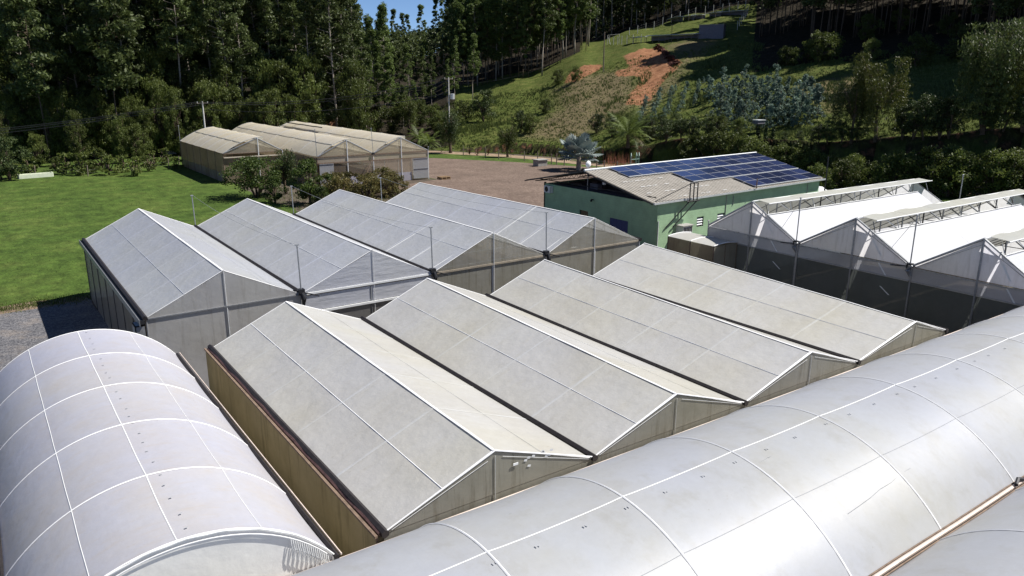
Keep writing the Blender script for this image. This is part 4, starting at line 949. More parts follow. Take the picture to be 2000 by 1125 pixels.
def stem_mesh(paths, mat, k=5):
    mb = MB()
    for pts, rs in paths: mb.path(pts, rs, k)
    return mb.mesh('trunk', mat, True)
PROTO = {}
def euc(name, H, cw, base, mat, bark, nleaf, size, seed, tr=.22, nb=46):
    rd_ = random.Random(seed); lx_, ly_ = rd_.uniform(-.6, .6), rd_.uniform(-.6, .6)
    tp = lambda t: Vector((lx_*t*t*1.6+.15*math.sin(t*7+seed), ly_*t*t*1.6+.15*math.cos(t*6), H*t))
    paths = [([tp(t/9) for t in range(10)], [tr*(1-t/9*.85) for t in range(10)])]; cs = []; rr = []
    for i in range(nb):
        t = base+(1-base)*(i+rd_.random())/nb; a = rd_.random()*6.28; f = (t-base)/(1-base)
        L = cw*(.35+.75*math.sin(min(1, f*1.15+.12)*math.pi)**.7)*rd_.uniform(.45, 1.15)
        p = tp(t); e = p+Vector((math.cos(a)*L, math.sin(a)*L, rd_.uniform(.1, 1.3))); paths.append(([p, e], [.05, .015])); cs.append(e); rr.append(rd_.uniform(.5, 1.15)*cw*.45)
    for _ in range(5): cs.append(tp(1)+Vector((rd_.uniform(-.7, .7), rd_.uniform(-.7, .7), rd_.uniform(-1.2, .6)))); rr.append(.9)
    PROTO[name] = (leaf_mesh('crown', cs, rr, nleaf, size, mat, droop=.45, asp=.42, seed=seed), stem_mesh(paths, bark))
def bush(name, H, W, mat, nleaf, size, seed, trunk=.25, nb=40, low=.25, droop=0., bark='bark2', asp=.5, flatten=1., multi=3):
    rd_ = random.Random(seed); cs = []; rr = []; paths = []
    for m_ in range(multi):
        a = rd_.random()*6.28; t_ = Vector((math.cos(a)*W*.2, math.sin(a)*W*.2, H*.6)); paths.append(([(0, 0, -.3), t_*.5+Vector((.1, 0, 0)), t_], [.14*H/5, .1*H/5, .04]))
    for i in range(nb):
        a = rd_.random()*6.28; u = rd_.random()**.6; ph = rd_.uniform(-.9, 1); z = H*(low+(1-low)*.5*(1+ph)); wz = math.sqrt(max(.05, 1-ph*ph*.85))
        rad = W*.5*wz*u*rd_.uniform(.75, 1.2); c = Vector((math.cos(a)*rad, math.sin(a)*rad, z*flatten)); cs.append(c); rr.append(W*.13*rd_.uniform(.7, 1.4))
        if i % 3 == 0: paths.append(([(0, 0, H*.25), c*.6+Vector((0, 0, H*.1)), c], [.06, .04, .015]))
    PROTO[name] = (leaf_mesh('crown', cs, rr, nleaf, size, mat, droop=droop, asp=asp, seed=seed), stem_mesh(paths, M[bark]))
def weeping(name, H, W, mat, n, seed, size=.32):
    rd_ = random.Random(seed); cs = []; rr = []; paths = [([(0, 0, -.3), (.2, .1, H*.3), (0, .2, H*.6)], [.3, .2, .1])]
    for i in range(16):
        a = rd_.random()*6.28; L = W*.5*rd_.uniform(.25, .85); top = H*rd_.uniform(.6, 1); e = Vector((math.cos(a)*L, math.sin(a)*L, top)); paths.append(([(0, 0, H*.35), e*.55+Vector((0, 0, H*.25)), e], [.1, .06, .03]))
        for k in range(9):
            b = rd_.random()*6.28; q = e+Vector((math.cos(b), math.sin(b), 0))*rd_.uniform(.1, W*.14); ln = rd_.uniform(.2, .62)*H
            for j in range(8): cs.append(q+Vector((.1*math.sin(j+k), .1*math.cos(j), -ln*j/7+.3))); rr.append(.26+.22*(1-j/7))
    PROTO[name] = (leaf_mesh('crown', cs, rr, n, size, mat, droop=.85, asp=.28, seed=seed), stem_mesh(paths, M['bark2']))
def sapling(name, H, W, n, seed, mat='leaf_blue'):
    rd_ = random.Random(seed); cs = []; rr = []; paths = [([(0, 0, -.1), (.03, .02, H*.5), (0, 0, H)], [.05, .03, .01])]
    for i in range(26):
        t = rd_.uniform(.08, 1); a = rd_.random()*6.28; L = W*.5*(1.0-t*t)*rd_.uniform(.1, 1.35); cs.append(Vector((math.cos(a)*L, math.sin(a)*L, H*t))); rr.append(rd_.uniform(.14, .36))
    PROTO[name] = (leaf_mesh('crown', cs, rr, int(n*1.3), .27, M[mat], droop=-.25, asp=.45, seed=seed), stem_mesh(paths, M['bark2']))
for i in range(5): euc('euc%d' % i, 30, 2.7, [.14, .34, .46, .1, .40][i], M['leaf_euc'], M['bark'], 9500, .50, 10+i, nb=70)
for i in range(3): euc('eucf%d' % i, 27, 2.5, [.2, .3, .4][i], M['leaf_euc2'], M['bark'], 9500, .47, 20+i, nb=60)
for i in range(3): euc('pole%d' % i, 25, 1.9, [.26, .36, .30][i], M['leaf_euc2'], M['bark2'], 6000, .50, 30+i, tr=.10, nb=48)
for i in range(3): euc('thin%d' % i, 30, 3.2, [.26, .34, .42][i], M['leaf_euc'], M['bark2'], 8500, .68, 40+i, tr=.13, nb=64)
for i in range(4): bush('round%d' % i, 9, 6.0, M['leaf_bush'], 9000, .34, 50+i, nb=90, low=.06, droop=.5, asp=.36)
for i in range(3): bush('dark%d' % i, 5, 4.6, M['leaf_dark'], 4200, .24, 60+i, nb=44, low=.12)
for i in range(3): bush('green%d' % i, 4.2, 4.6, M['leaf_bush'], 4200, .24, 66+i, nb=44, low=.06)
for i in range(3): bush('shrub%d' % i, 1.6, 2.0, M['leaf_bush'], 620, .22, 70+i, nb=18, low=.05)
bush('fruit', 4.6, 5.8, M['leaf_fruit'], 5200, .24, 80, nb=46, low=.28, multi=4)
bush('fruit2', 4.2, 4.2, M['leaf_fruit'], 4200, .25, 81, nb=40, low=.1, multi=3)
for i in range(2): bush('rusty%d' % i, 2.6, 3.2, M['leaf_rust'], 2200, .20, 84+i, nb=40, low=.05)
for i in range(2): weeping('willow%d' % i, 9, 7.5, M['leaf_yel'] if i == 0 else M['leaf_euc'], 14000, 90+i, .27)
for i in range(2): weeping('drape%d' % i, 5.2, 3.4, M['leaf_bush'] if i else M['leaf_dark'], 4200, 94+i, .26)
for i in range(4): sapling('sap%d' % i, [3.9, 4.6, 3.2, 4.2][i], [2.0, 2.4, 1.9, 1.6][i], [760, 900, 600, 520][i], 100+i)
for i in range(2): sapling('small%d' % i, 1.6, .9, 130, 106+i)
sapling('cypress', 1.9, .55, 420, 109, 'leaf_dark')
def plant(name, kind, loc, label, cat, group=None, s=1., rz=None, sz=None):
    rz = random.random()*6.28 if rz is None else rz
    t = thing(name, (loc[0], loc[1], loc[2]-.05), label, cat, group, rz); t.scale = (s, s, sz or s)
    cr, tk = PROTO[kind]
    for nm, me in (('crown', cr), ('trunk', tk)):
        o = bpy.data.objects.new(nm, me); COL.objects.link(o); o.parent = t
    return t
# --- left forest
G1 = 'tall eucalyptus trees of the forest behind the lawn'; n_t = 0
for row, (D0, npx, k) in enumerate(((158, 26, 'euc'), (168, 27, 'euc'), (180, 27, 'euc'), (196, 24, 'euc'))):
    for i in range(npx):
        px = lerp(-60, 690, (i+random.uniform(.1, .9)+.3*(row % 2))/npx); D = D0+random.uniform(-5, 5)
        if px < 70 and row > 1: continue
        if px < 45 and random.random() < .5: continue
        p = pol(px, D); plant('eucalyptus_tree', '%s%d' % (k, random.randrange(5)), p, 'tall dark eucalyptus with long bare trunk in the forest behind the lawn', 'tree', G1, random.uniform(.92, 1.25))
for px, D, s in ((196, 150, 1.12), (122, 147, 1.0), (88, 143, .85), (300, 152, 1.0)):
    pass
for px, row_b, s, lab in ((226, 262, 1.12, 'tall eucalyptus with long white leaning trunk rising in front of the dark forest'), (78, 268, 1.0, 'thin eucalyptus with pale bare trunk near the left end of the forest')):
    d = pol(px, 146); t = plant('eucalyptus_tree', 'thin1', d, lab, 'tree', None, s)
# understorey along the forest foot
G2 = 'bushy trees along the foot of the forest'
for row, (D0, n, hs) in enumerate(((142, 10, .6), (149, 24, 1.0), (156, 18, 1.3))):
    for i in range(n):
        px = lerp(-50, 700, (i+random.uniform(.1, .9))/n); D = D0+random.uniform(-3, 3)
        if row == 0 and px > 335: D += 22
        if 622 < px < 662: continue
        p = pol(px, D); s = hs*random.uniform(.75, 1.2)
        if p.x > 25.5 and p.x < 54 and p.y < 139 and D < 150: D = 150; p = pol(px, D)
        plant('bushy_tree', 'round%d' % random.randrange(4), p, 'bushy dark green tree at the foot of the tall forest', 'tree', G2, s*.85, sz=s*random.uniform(1.0, 1.5))
G3 = 'low shrubs on the far edge of the lawn'
for px, row in ((130, 336), (160, 338), (182, 335), (215, 338), (240, 333), (262, 340), (290, 330), (300, 322), (320, 318), (345, 326), (5, 346), (30, 343), (60, 338), (110, 330), (200, 328), (270, 325)):
    p = at(px, row+4, 0); plant('shrub', 'shrub%d' % random.randrange(3), p, 'low green shrub on the far edge of the lawn', 'shrub', G3, random.uniform(.9, 1.9))
p = at(20, 352, 0); plant('dark_bush', 'dark0', p, 'big dark bush beside white trough at the left end of the lawn', 'bush', None, 1.1)
# --- middle forest behind the cream greenhouses
G4 = 'forest trees on the hill behind the cream greenhouses'
for row, (D0, n) in enumerate(((172, 11), (186, 12), (205, 12), (228, 13))):
    for i in range(n):
        px = lerp(640, 880 if row < 2 else 930, (i+random.uniform(.1, .9))/n); p = pol(px, D0+random.uniform(-5, 5))
        top = 40 if px > 770 else -20
        s = random.uniform(.75, .95) if px < 770 else random.uniform(.38, .6)
        if row < 2: s *= .62
        if row < 2 and px > 820: continue
        plant('eucalyptus_tree', 'eucf%d' % random.randrange(3), p, 'bright leafy eucalyptus on the slope behind the cream greenhouses', 'tree', G4, s)
G5 = 'slim plantation trees above the cleared slope'
for row, (D0, n) in enumerate(((222, 26), (232, 22), (244, 18), (258, 16))):
    for i in range(n):
        px = lerp(885, 1150, (i+random.uniform(.05, .95))/n); D = D0+random.uniform(-4, 4)+(8 if px > 1100 else 0)
        p = pol(px, D); k = ('pole%d' if (row < 2 and random.random() < .75) else 'eucf%d') % random.randrange(3)
        plant('plantation_tree', k, p, 'slim plantation tree with thin bare brown trunk above the cleared slope', 'tree', G5, random.uniform(.8, 1.05))
G6 = 'dark trees behind the hilltop pens'
for row, (D0, n) in enumerate(((274, 20), (288, 18))):
    for i in range(n):
        px = lerp(1150, 1480, (i+random.uniform(.1, .9))/n); p = pol(px, D0+random.uniform(-4, 4))
        plant('eucalyptus_tree', 'euc%d' % random.randrange(5), p, 'tall dark tree on the ridge behind the hilltop pens', 'tree', G6, random.uniform(.8, 1.1))
# --- far ridge: reads as one mass, with a few single crowns against the sky
cs = []; rr = []
for i in range(900):
    px = random.uniform(640, 1000); D = random.uniform(330, 520); p = pol(px, D); h = random.uniform(9, 17)
    for k in range(2): cs.append((p.x+random.uniform(-2, 2), p.y+random.uniform(-2, 2), p.z+h*random.uniform(.4, 1))); rr.append(random.uniform(2, 3.6))
for i in range(1100):
    px = random.uniform(-80, 700); D = random.uniform(225, 330); p = pol(px, D); h = random.uniform(14, 27)
    for k in range(2): cs.append((p.x+random.uniform(-2, 2), p.y+random.uniform(-2, 2), p.z+h*random.uniform(.35, 1))); rr.append(random.uniform(2, 3.6))
for i in range(1500):
    px = random.uniform(885, 2260); D = (random.uniform(276, 330) if px < 1480 else random.uniform(244, 300)-(px-1480)*.03); p = pol(px, D); h = random.uniform(12, 26)
    for k in range(2): cs.append((p.x+random.uniform(-2, 2), p.y+random.uniform(-2, 2), p.z+h*random.uniform(.02, 1))); rr.append(random.uniform(2, 3.2))
link('forest_mass', leaf_mesh('forest_mass', cs, rr, 190000, 1.15, M['leaf_euc'], asp=.6, seed=5), kind='stuff')
G7 = 'slender crowns standing above the far ridge'
for px, D, s in ((800, 372, .9), (826, 360, 1.05), (851, 366, 1.1), (868, 380, 1.2), (878, 365, 1.25), (896, 350, 1.15), (912, 345, 1.2), (930, 340, 1.2), (952, 330, 1.15), (772, 350, .95), (790, 365, .9)):
    plant('eucalyptus_tree', 'pole%d' % random.randrange(3), pol(px, D), 'slender eucalyptus crown standing against the sky on the far ridge', 'tree', G7, s)
# --- right plantation in its own shade
G8 = 'tall plantation trees on the shaded right slope'; cnt = 0
for row, D0 in enumerate((176, 183, 191, 200, 210, 221, 233)):
    n = 27 if row < 4 else 20
    for i in range(n):
        px = lerp(1470, 2230, (i+random.uniform(.05, .95))/n); D = D0-(px-1470)*.035+random.uniform(-3, 3)
        if px < 1560: D = max(D, 205)+random.uniform(0, 6)
        elif px < 1880: D = max(D, 188)+random.uniform(0, 5)
        p = pol(px, D); plant('plantation_tree', 'thin%d' % random.randrange(3), p, 'tall straight plantation tree on the shaded right-hand slope', 'tree', G8, random.uniform(.85, 1.1))
G9 = 'young trees under the plantation'
for px, row in ((1535, 130), (1546, 128), (1580, 118), (1600, 122), (1620, 115), (1700, 118), (1790, 130), (1880, 120), (1905, 100), (1950, 140), (1690, 80), (1760, 60), (1850, 70)):
    p = hit(px, row); plant('young_tree', 'green%d' % random.randrange(3), p, 'young leafy tree growing between the trunks of the shaded plantation', 'tree', G9, random.uniform(.8, 1.4))
# --- blue-green saplings
G10 = 'blue-green eucalyptus saplings planted in rows'; k = 0
for r_ in range(9):
    for c_ in range(8):
        px = 1384+c_*25+r_*5+random.uniform(-6, 6); py = 178+r_*9-c_*1.5+random.uniform(-3, 3)
        if px > 1600 or (px > 1480 and py < 165+ (px-1480)*.12) or (px < 1400 and r_ > 6): continue
        p = hit(px, py+10); plant('sapling', 'sap%d' % (k % 4), p, 'blue-green young eucalyptus sapling in the planted rows on the slope', 'sapling', G10, random.uniform(.7, 1.4)); k += 1
G11 = 'tiny seedlings on the slope'
for r_ in range(9):
    for c_ in range(5):
        px = 1262+c_*27-r_*2+random.uniform(-4, 4); py = 192+r_*6-c_*9+random.uniform(-2, 2)
        p = hit(px, py+6); plant('seedling', 'small%d' % (k % 2), p, 'tiny grey-green seedling in a sparse row beside the red track', 'seedling', G11, random.uniform(.7, 1.25)); k += 1
# --- garden trees above and below the cut bank
def tr1(name, kind, px, row, label, cat, s, group=None, z0=False, sz=None):
    p = at(px, row, 0) if z0 else hit(px, row); return plant(name, kind, p, label, cat, group, s, sz=sz)
G12 = 'round dark bushes above the earth bank'
for px, row, s in ((1165, 262, 1.0), (1195, 268, .9), (1270, 276, .95), (1300, 279, 1.0), (1330, 280, .9), (1352, 276, 1.0), (1385, 270, 1.0), (1255, 268, .8), (1290, 262, .8), (1320, 262, .9)):
    tr1('round_bush', 'dark%d' % random.randrange(3), px, row, 'round dark glossy bush standing above the earth bank', 'bush', s*.72, G12)
G13 = 'leafy trees behind the solar roof'
for px, row, s in ((1352, 338, 1.1), (1378, 342, 1.15), (1402, 345, 1.3), (1432, 349, 1.3), (1462, 352, 1.2), (1492, 356, 1.0), (1525, 358, 1.05), (1552, 362, 1.15), (1582, 366, .95)):
    tr1('leafy_tree', 'green%d' % random.randrange(3), px, row-14, 'leafy olive-green tree before the bank, rising behind the solar roof', 'tree', s, G13, z0=True)
for px, row, s in ((1400, 288, .8), (1442, 294, .7)):
    tr1('leafy_tree', 'green%d' % random.randrange(3), px, row, 'leafy tree on top of the bank below the sapling rows', 'tree', s, 'trees on top of the bank')
G14 = 'small orchard trees on the right meadow'
for px, row, s in ((1530, 288, .55), (1560, 292, .6), (1583, 290, .5), (1596, 292, 1.0), (1615, 290, 1.15), (1642, 286, 1.1), (1672, 283, 1.0), (1780, 292, 1.1), (1800, 296, 1.3), (1830, 300, 1.2), (1850, 285, 1.2), (1760, 282, 1.0), (1910, 300, 1.1), (1950, 305, 1.2), (1985, 310, 1.1)):
    tr1('orchard_tree', 'dark%d' % random.randrange(3), px, row, 'small dense orchard tree on the meadow right of the saplings', 'tree', s*(.5 if px < 1700 else .8), G14)
tr1('weeping_tree', 'willow0', 1700, 352, 'yellow-green weeping tree standing behind the white roofed greenhouse', 'tree', 1.18)
tr1('weeping_tree', 'willow1', 1905, 345, 'huge dark weeping tree with bright yellow-green top near right edge', 'tree', 1.55)
tr1('weeping_tree', 'willow0', 1985, 350, 'weeping tree cut by the right edge of the photo', 'tree', 1.25)
tr1('weeping_tree', 'willow1', 1655, 335, 'dark weeping tree left of the yellow-green weeping tree', 'tree', .9)
G15 = 'bushes along the dirt road on the right'
for px, row, s in ((1600, 372, .8), (1645, 372, .9), (1665, 368, 1.0), (1735, 376, 1.2), (1760, 372, 1.1), (1815, 384, 1.35), (1850, 384, 1.35), (1885, 386, 1.2), (1935, 388, 1.3), (1965, 390, 1.3), (2000, 392, 1.3), (2040, 395, 1.3), (1620, 362, .9), (1780, 380, 1.0)):
    tr1('roadside_bush', 'green%d' % random.randrange(3), px, row, 'full green bush beside the dirt road on the right', 'bush', s, G15, z0=True)
# slope shrubs, left of the track
for px, row, kind, s, lab in ((945, 238, 'dark1', 1.35, 'dark leafy tree standing alone on the grassy slope'), (1065, 222, 'green1', .7, 'low spreading bush in the middle of the cleared slope'), (1035, 262, 'green0', .9, 'green bush just above the bank, right of the drooping tree'),
    (1015, 258, 'dark2', .8, 'shaded bush behind the drooping tree on the slope'), (905, 235, 'green2', 1.0, 'bright green bush high on slope right of transformer pole'), (1125, 160, 'green0', .8, 'bush left of the small red soil patch'), (1090, 165, 'green1', .8, 'bush under the plantation edge left of red soil patch')):
    tr1('slope_bush', kind, px, row, lab, 'bush', s)
tr1('drooping_tree', 'drape0', 880, 299, 'dense dark drooping tree in front of the transformer pole', 'tree', 1.35, z0=True)
tr1('drooping_tree', 'drape1', 992, 307, 'grey-green drooping tree standing on verge by the paved yard', 'tree', 1.0, z0=True)
tr1('drooping_tree', 'drape1', 800, 262, 'drooping tree close behind the twin-bay cream greenhouse', 'tree', 1.5)
G16 = 'bushes behind the twin-bay cream greenhouse'
for px, row, s in ((705, 250, 1.4), (735, 255, 1.2), (765, 262, 1.3), (690, 243, 1.2), (845, 252, 1.2), (860, 262, 1.0), (820, 245, 1.3), (780, 240, 1.4), (880, 262, 1.1)):
    tr1('slope_bush', 'green%d' % random.randrange(3), px, row, 'green bush on the rise behind the twin-bay cream greenhouse', 'bush', s, G16)
# --- planting between the near and the far greenhouses
plant('fruit_tree', 'fruit', (26.9, 90.2, 0), 'spreading fruit tree with reddish leaves in front of the single-bay greenhouse', 'tree', None, 1.3, sz=1.0)
plant('fruit_tree', 'drape0', (30.8, 91.5, 0), 'narrow grey-green tree behind the reddish fruit tree', 'tree', None, .95)
plant('fruit_tree', 'fruit2', (30.3, 82.4, 0), 'bright green tree right behind the second ridge of the grey greenhouse', 'tree', None, 1.1)
plant('fruit_tree', 'fruit2', (27.3, 85.0, 0), 'low bright green tree at the left edge of the planting bed', 'tree', None, .7)
plant('fruit_tree', 'fruit2', (29.6, 77.0, 0), 'low leafy tree closest to the grey roof by the valley mast', 'tree', None, .6)
G17 = 'rusty shrubs in the bed before the cream greenhouse'
for x, y in ((34.5, 84), (36.5, 86), (38.4, 84.5), (40.2, 86.8), (41.8, 85.2), (37.5, 82.5), (39.5, 82), (35.2, 88), (42.3, 88.2), (33.6, 82.0), (41.2, 82.6), (36, 79.5)):
    plant('shrub', 'rusty%d' % random.randrange(2), (x, y, 0), 'rusty olive shrub in the bed before the see-through greenhouse front', 'shrub', G17, random.uniform(.85, 1.15))

# ---------------------------------------------------------------- palms
def frond(mb, base, a, L, up, dr, nl, ll, w_):
    d = Vector((math.cos(a), math.sin(a), 0)); pts = []
    for i in range(11):
        t = i/10; pts.append(base+d*(L*t)+Vector((0, 0, up*t-dr*t*t)))
    mb.path(pts, [.03*(1-i/11)+.006 for i in range(11)], 4)
    sd_ = Vector((-d.y, d.x, 0))
    for i in range(nl):
        t = .12+.88*i/nl; k = min(9, int(t*10)); p = pts[k].lerp(pts[k+1], t*10-k); tl = (pts[k+1]-pts[k]).normalized(); ln = ll*math.sin(math.pi*(.15+.8*t))
        for s in (-1, 1):
            e = p+(sd_*s*.8+tl*.55+Vector((0, 0, random.uniform(-.45, .05)))).normalized()*ln; q = tl*w_
            mb.quad(p-q, p+q, e)
def palm(name, loc, H, n, L, up, dr, label, mat, tr=.16, s=1, dead=0):
    t = thing(name, loc, label, 'palm'); b = Vector(loc)
    mb = MB(); mb.path([b+Vector((0, 0, -.2)), b+Vector((.03, 0, H*.5)), b+Vector((0, 0, H))], [tr*1.2, tr, tr*1.1], 8); mb.build('trunk', M['bark2'], t)
    for i in range(n):
        a = i*2.4; f = (i+.5)/n; mb = MB(); frond(mb, b+Vector((0, 0, H)), a, L*random.uniform(.85, 1.1)*(1-.25*f), up*(f*1.6)+.1, dr*random.uniform(.8, 1.2)*(1.2-.5*f), 30, .62*L/2.6, .055)
        mb.build('frond', mat if i >= dead else M['leaf_rust'], t)
    return t
p = hit(1226, 288); palm('date_palm', p, 2.0, 30, 5.4, 4.0, 3.0, 'tall feathery palm with some yellowing fronds above the bank', M['leaf_palm'], .3, dead=3)
p = at(838, 291, 0); palm('date_palm', (p.x, p.y, 0), 1.0, 22, 3.6, 2.8, 2.8, 'low arching palm right behind the twin-bay greenhouse', M['leaf_palm'], .22)
p = at(818, 286, 0); palm('date_palm', (p.x, p.y, 0), 1.6, 20, 3.2, 2.6, 2.4, 'second arching palm partly hidden by the cream roof', M['leaf_palm'], .22)
bp = at(1130, 332, 0)
t = thing('fan_palm', (bp.x, bp.y, 0), 'silver-blue fan palm beside the paved yard', 'palm'); b = Vector((bp.x, bp.y, 0))
mb = MB(); mb.path([b, b+Vector((0, 0, 1.0)), b+Vector((0, 0, 2.0))], [.42, .36, .30], 10); mb.build('trunk', M['bark'], t)
for i in range(24):
    a = i*2.4; el = lerp(-.25, 1.35, (i+.5)/24); L = 2.15*random.uniform(.85, 1.1); d = Vector((math.cos(a)*math.cos(el), math.sin(a)*math.cos(el), math.sin(el)))
    o = b+Vector((0, 0, 2.0)); c = o+d*L; mb = MB(); mb.tube(o, c, .045, 4); s_ = d.cross(Vector((0, 0, 1))).normalized(); u_ = s_.cross(d)
    nf = 17
    for k in range(nf):
        an = lerp(-2.1, 2.1, k/(nf-1)); dv = d*math.cos(an)+s_*math.sin(an); r_ = 1.85*(1-.12*abs(an)); fold = u_*(.12 if k % 2 else -.02)
        w2 = .15; e = c+dv*r_-Vector((0, 0, .18*abs(an)))
        ml = c+(d*math.cos(an-w2)+s_*math.sin(an-w2))*r_*.72+fold*0; mr_ = c+(d*math.cos(an+w2)+s_*math.sin(an+w2))*r_*.72; mm = c+dv*r_*.7+u_*.07
        mb.quad(c, ml, e, mm); mb.quad(c, mm, e, mr_)
    mb.build('fan_leaf', M['leaf_silver'], t)

# ---------------------------------------------------------------- poles and wires
def upole(px, row_top, row_base, D, label, mat, r_=.13, z0=None):
    d = ray(px, row_top); k = math.hypot(d.x, d.y); x, y = d.x/k*D, d.y/k*D; zt = CH+d.z/k*D; zb = terr(x, y)
    t = thing('utility_pole', (x, y, zb), label, 'utility pole'); mb = MB(); mb.tube((x, y, zb-.2), (x, y, zt), r_, 8, r_*.7); mb.build('pole_shaft', mat, t)
    return t, Vector((x, y, zt))
pole_m = simple('pole_concrete', (.62, .60, .56), .8, var=.1)
t1, T1 = upole(395, 198, 260, 137, 'pale concrete utility pole standing behind the single-bay cream greenhouse', pole_m, .15)
t2, T2 = upole(876, 151, 300, 146, 'pale utility pole with transformer behind the dense drooping tree', pole_m, .15)
t3, T3 = upole(1181, 62, 128, 196, 'dark wooden utility pole on the slope left of the red track', M['wood'], .16)
mb = MB(); mb.path([T2+Vector((.55, -.3, -3.9)), T2+Vector((.55, -.3, -2.9))], .42, 10); mb.build('transformer', M['steelwhite'], t2)
for tt, T in ((t1, T1), (t2, T2)):
    mb = MB(); mb.box(T+Vector((-.9, -.06, -.35)), T+Vector((.9, .06, -.23))); mb.build('crossarm', M['wood'], tt)
    for dx in (-.8, 0, .8): mb = MB(); mb.tube(T+Vector((dx, 0, -.23)), T+Vector((dx, 0, -.02)), .05, 6); mb.build('insulator', M['white'], tt)
def wire(a, b, sag, label, r_=.028, group=None):
    pts = [Vector(a).lerp(Vector(b), i/24)-Vector((0, 0, 4*sag*(i/24)*(1-i/24))) for i in range(25)]
    mb = MB(); mb.path(pts, r_, 4); tag(mb.build('power_line', M['dark']), label, 'wire', group)
TL = pol(-350, 150, 3.9)
d0 = at(0, 262, 3.0)
LP = T1+(Vector(( -52, 0, 0)))*1.0; LP.z = 2.9+2.2
for j, dz in enumerate((0, -.35, -.9)):
    wire(T1+Vector((-.8+.8*j, 0, -.05+dz*.3)), LP+Vector((0, .6*j, dz)), .9, 'thin black power line running left from the pole behind the single-bay greenhouse', .045, 'power lines left of the pale pole')
for j, dz in enumerate((0, -.5, -2.5)):
    wire(T2+Vector((-.8+.8*j, 0, -.05+dz)), T1+Vector((-.8+.8*j, 0, -.05+dz*.5)), 1.6, 'thin black power line strung between the two pale utility poles', .045, 'power lines between the two pale poles')
wire(T3-Vector((0, 0, .3)), T2-Vector((0, 0, 1.2)), 3.0, 'faint power line climbing from transformer pole to the hill pole', .015)

# ---------------------------------------------------------------- fences
def fence(name, pts, h, r_, mat, label, wires=3, lean=0):
    t = thing(name, pts[0], label, 'fence')
    for p in pts:
        mb = MB(); hh = h*random.uniform(.92, 1.06); mb.tube(Vector(p)-Vector((0, 0, .2)), Vector(p)+Vector((random.uniform(-lean, lean), 0, hh)), r_, 6); mb.build('post', mat, t)
    for k in range(wires):
        path(t, 'wire', [Vector(p)+Vector((0, 0, h*(.3+.28*k))) for p in pts], .008, M['galv'], 4)
    return t
fence('post_fence', [at(px, row, 0) for px, row in ((905, 304), (948, 308), (974, 311), (1024, 315), (1050, 318), (1077, 321), (1087, 322), (1102, 324), (1165, 333), (1180, 335), (1205, 338), (1240, 341))], 1.75, .09, M['wood'], 'wooden post and wire fence along the dirt road beside the paved yard')
fence('post_fence', [at(px, row, 0) for px, row in ((-20, 350), (70, 344), (172, 344), (212, 341), (258, 336), (268, 332), (330, 328), (350, 322))], 1.5, .07, M['wood'], 'sparse grey post fence along the far edge of the lawn', 2, .1)
pl = [(1229, 69), (1245, 66), (1261, 60), (1277, 57), (1294, 50), (1311, 44), (1328, 37), (1344, 34), (1358, 30), (1377, 27), (1393, 25), (1411, 23), (1424, 22), (1441, 18), (1456, 16)]
whitepost = simple('white_post', (.55, .54, .50), .8, var=.15)
fence('post_fence', [hit(*q) for q in pl], 2.3, .09, whitepost, 'line of white concrete posts climbing the hill behind the pens', 3)
fence('post_fence', [hit(*q) for q in ((1190, 86), (1198, 88), (1206, 88), (1214, 87), (1224, 86), (1236, 85), (1252, 84))], 2.2, .08, whitepost, 'short pale picket fence at the left end of the hilltop pens', 3)
fence('post_fence', [hit(*q) for q in ((1440, 58), (1444, 52), (1448, 47), (1452, 40), (1456, 34), (1460, 28))], 2.2, .08, whitepost, 'short white post fence at the right end of the hilltop pens', 3)
gt = thing('gate', hit(1192, 88), 'open white tubular frame at the left end of the hilltop pens', 'gate'); a, b = hit(1186, 88), hit(1209, 86)
mb = MB(); mb.tube(a, a+Vector((0, 0, 2.6)), .06); mb.tube(b, b+Vector((0, 0, 2.6)), .06); mb.tube(a+Vector((0, 0, 2.6)), b+Vector((0, 0, 2.6)), .06); mb.tube(a+Vector((0, 0, 2.5)), b.lerp(a, .7), .05); mb.build('gate_frame', whitepost, gt)
# hilltop pens: low roofs stepping up, long lower range, grey wall block
GP = 'stepping flat roofed pens on the hilltop'
for px0, px1, row, lab in ((1302, 1322, 46, 'lowest and leftmost of the upper stepping flat pen roofs'), (1326, 1345, 42, 'second stepping flat pen roof up the hill'), (1349, 1371, 38, 'third stepping flat pen roof up the hill'), (1376, 1397, 35, 'fourth stepping flat pen roof below the widest'), (1400, 1453, 32, 'widest and highest flat pen roof under the white posts')):
    a, b = hit(px0, row), hit(px1, row); z = max(a.z, b.z)+1.15; a.z = b.z = z
    t = thing('animal_pen', (a.x, a.y, a.z-1.2), lab, 'pen', GP); u = (b-a).normalized(); nrm = Vector((u.y, -u.x, 0)); nrm = nrm if nrm.y < 0 or nrm.x < 0 else -nrm
    obox(a, b-a, -nrm*2.2, (0, 0, .12), 'roof', M['steelwhite'], t)
    for f in (0, .5, 1): p = a.lerp(b, f); bar(t, 'post', p-Vector((0, 0, 1.4)), p, .07, M['wood'])
    obox(a-nrm*1.6-Vector((0, 0, 1.4)), b-a, -nrm*.15, (0, 0, 1.35), 'back_wall', M['greywall'], t)
a, b = hit(1262, 82), hit(1363, 79); a.z = b.z = max(a.z, b.z)+1.5
t = thing('animal_pen', (a.x, a.y, a.z-1.6), 'long low pen range with one pale roof edge left of the grey wall', 'pen'); u = (b-a).normalized(); nrm = Vector((u.y, -u.x, 0)); nrm = nrm if nrm.dot(a) < 0 else -nrm
obox(a, b-a, -nrm*2.5, (0, 0, .14), 'roof', M['steelwhite'], t)
for k in range(9): p = a.lerp(b, k/8); bar(t, 'post', p-Vector((0, 0, 1.8)), p, .07, M['wood'])
obox(a-nrm*2.3-Vector((0, 0, 1.8)), b-a, -nrm*.15, (0, 0, 1.75), 'back_wall', M['greywall'], t)
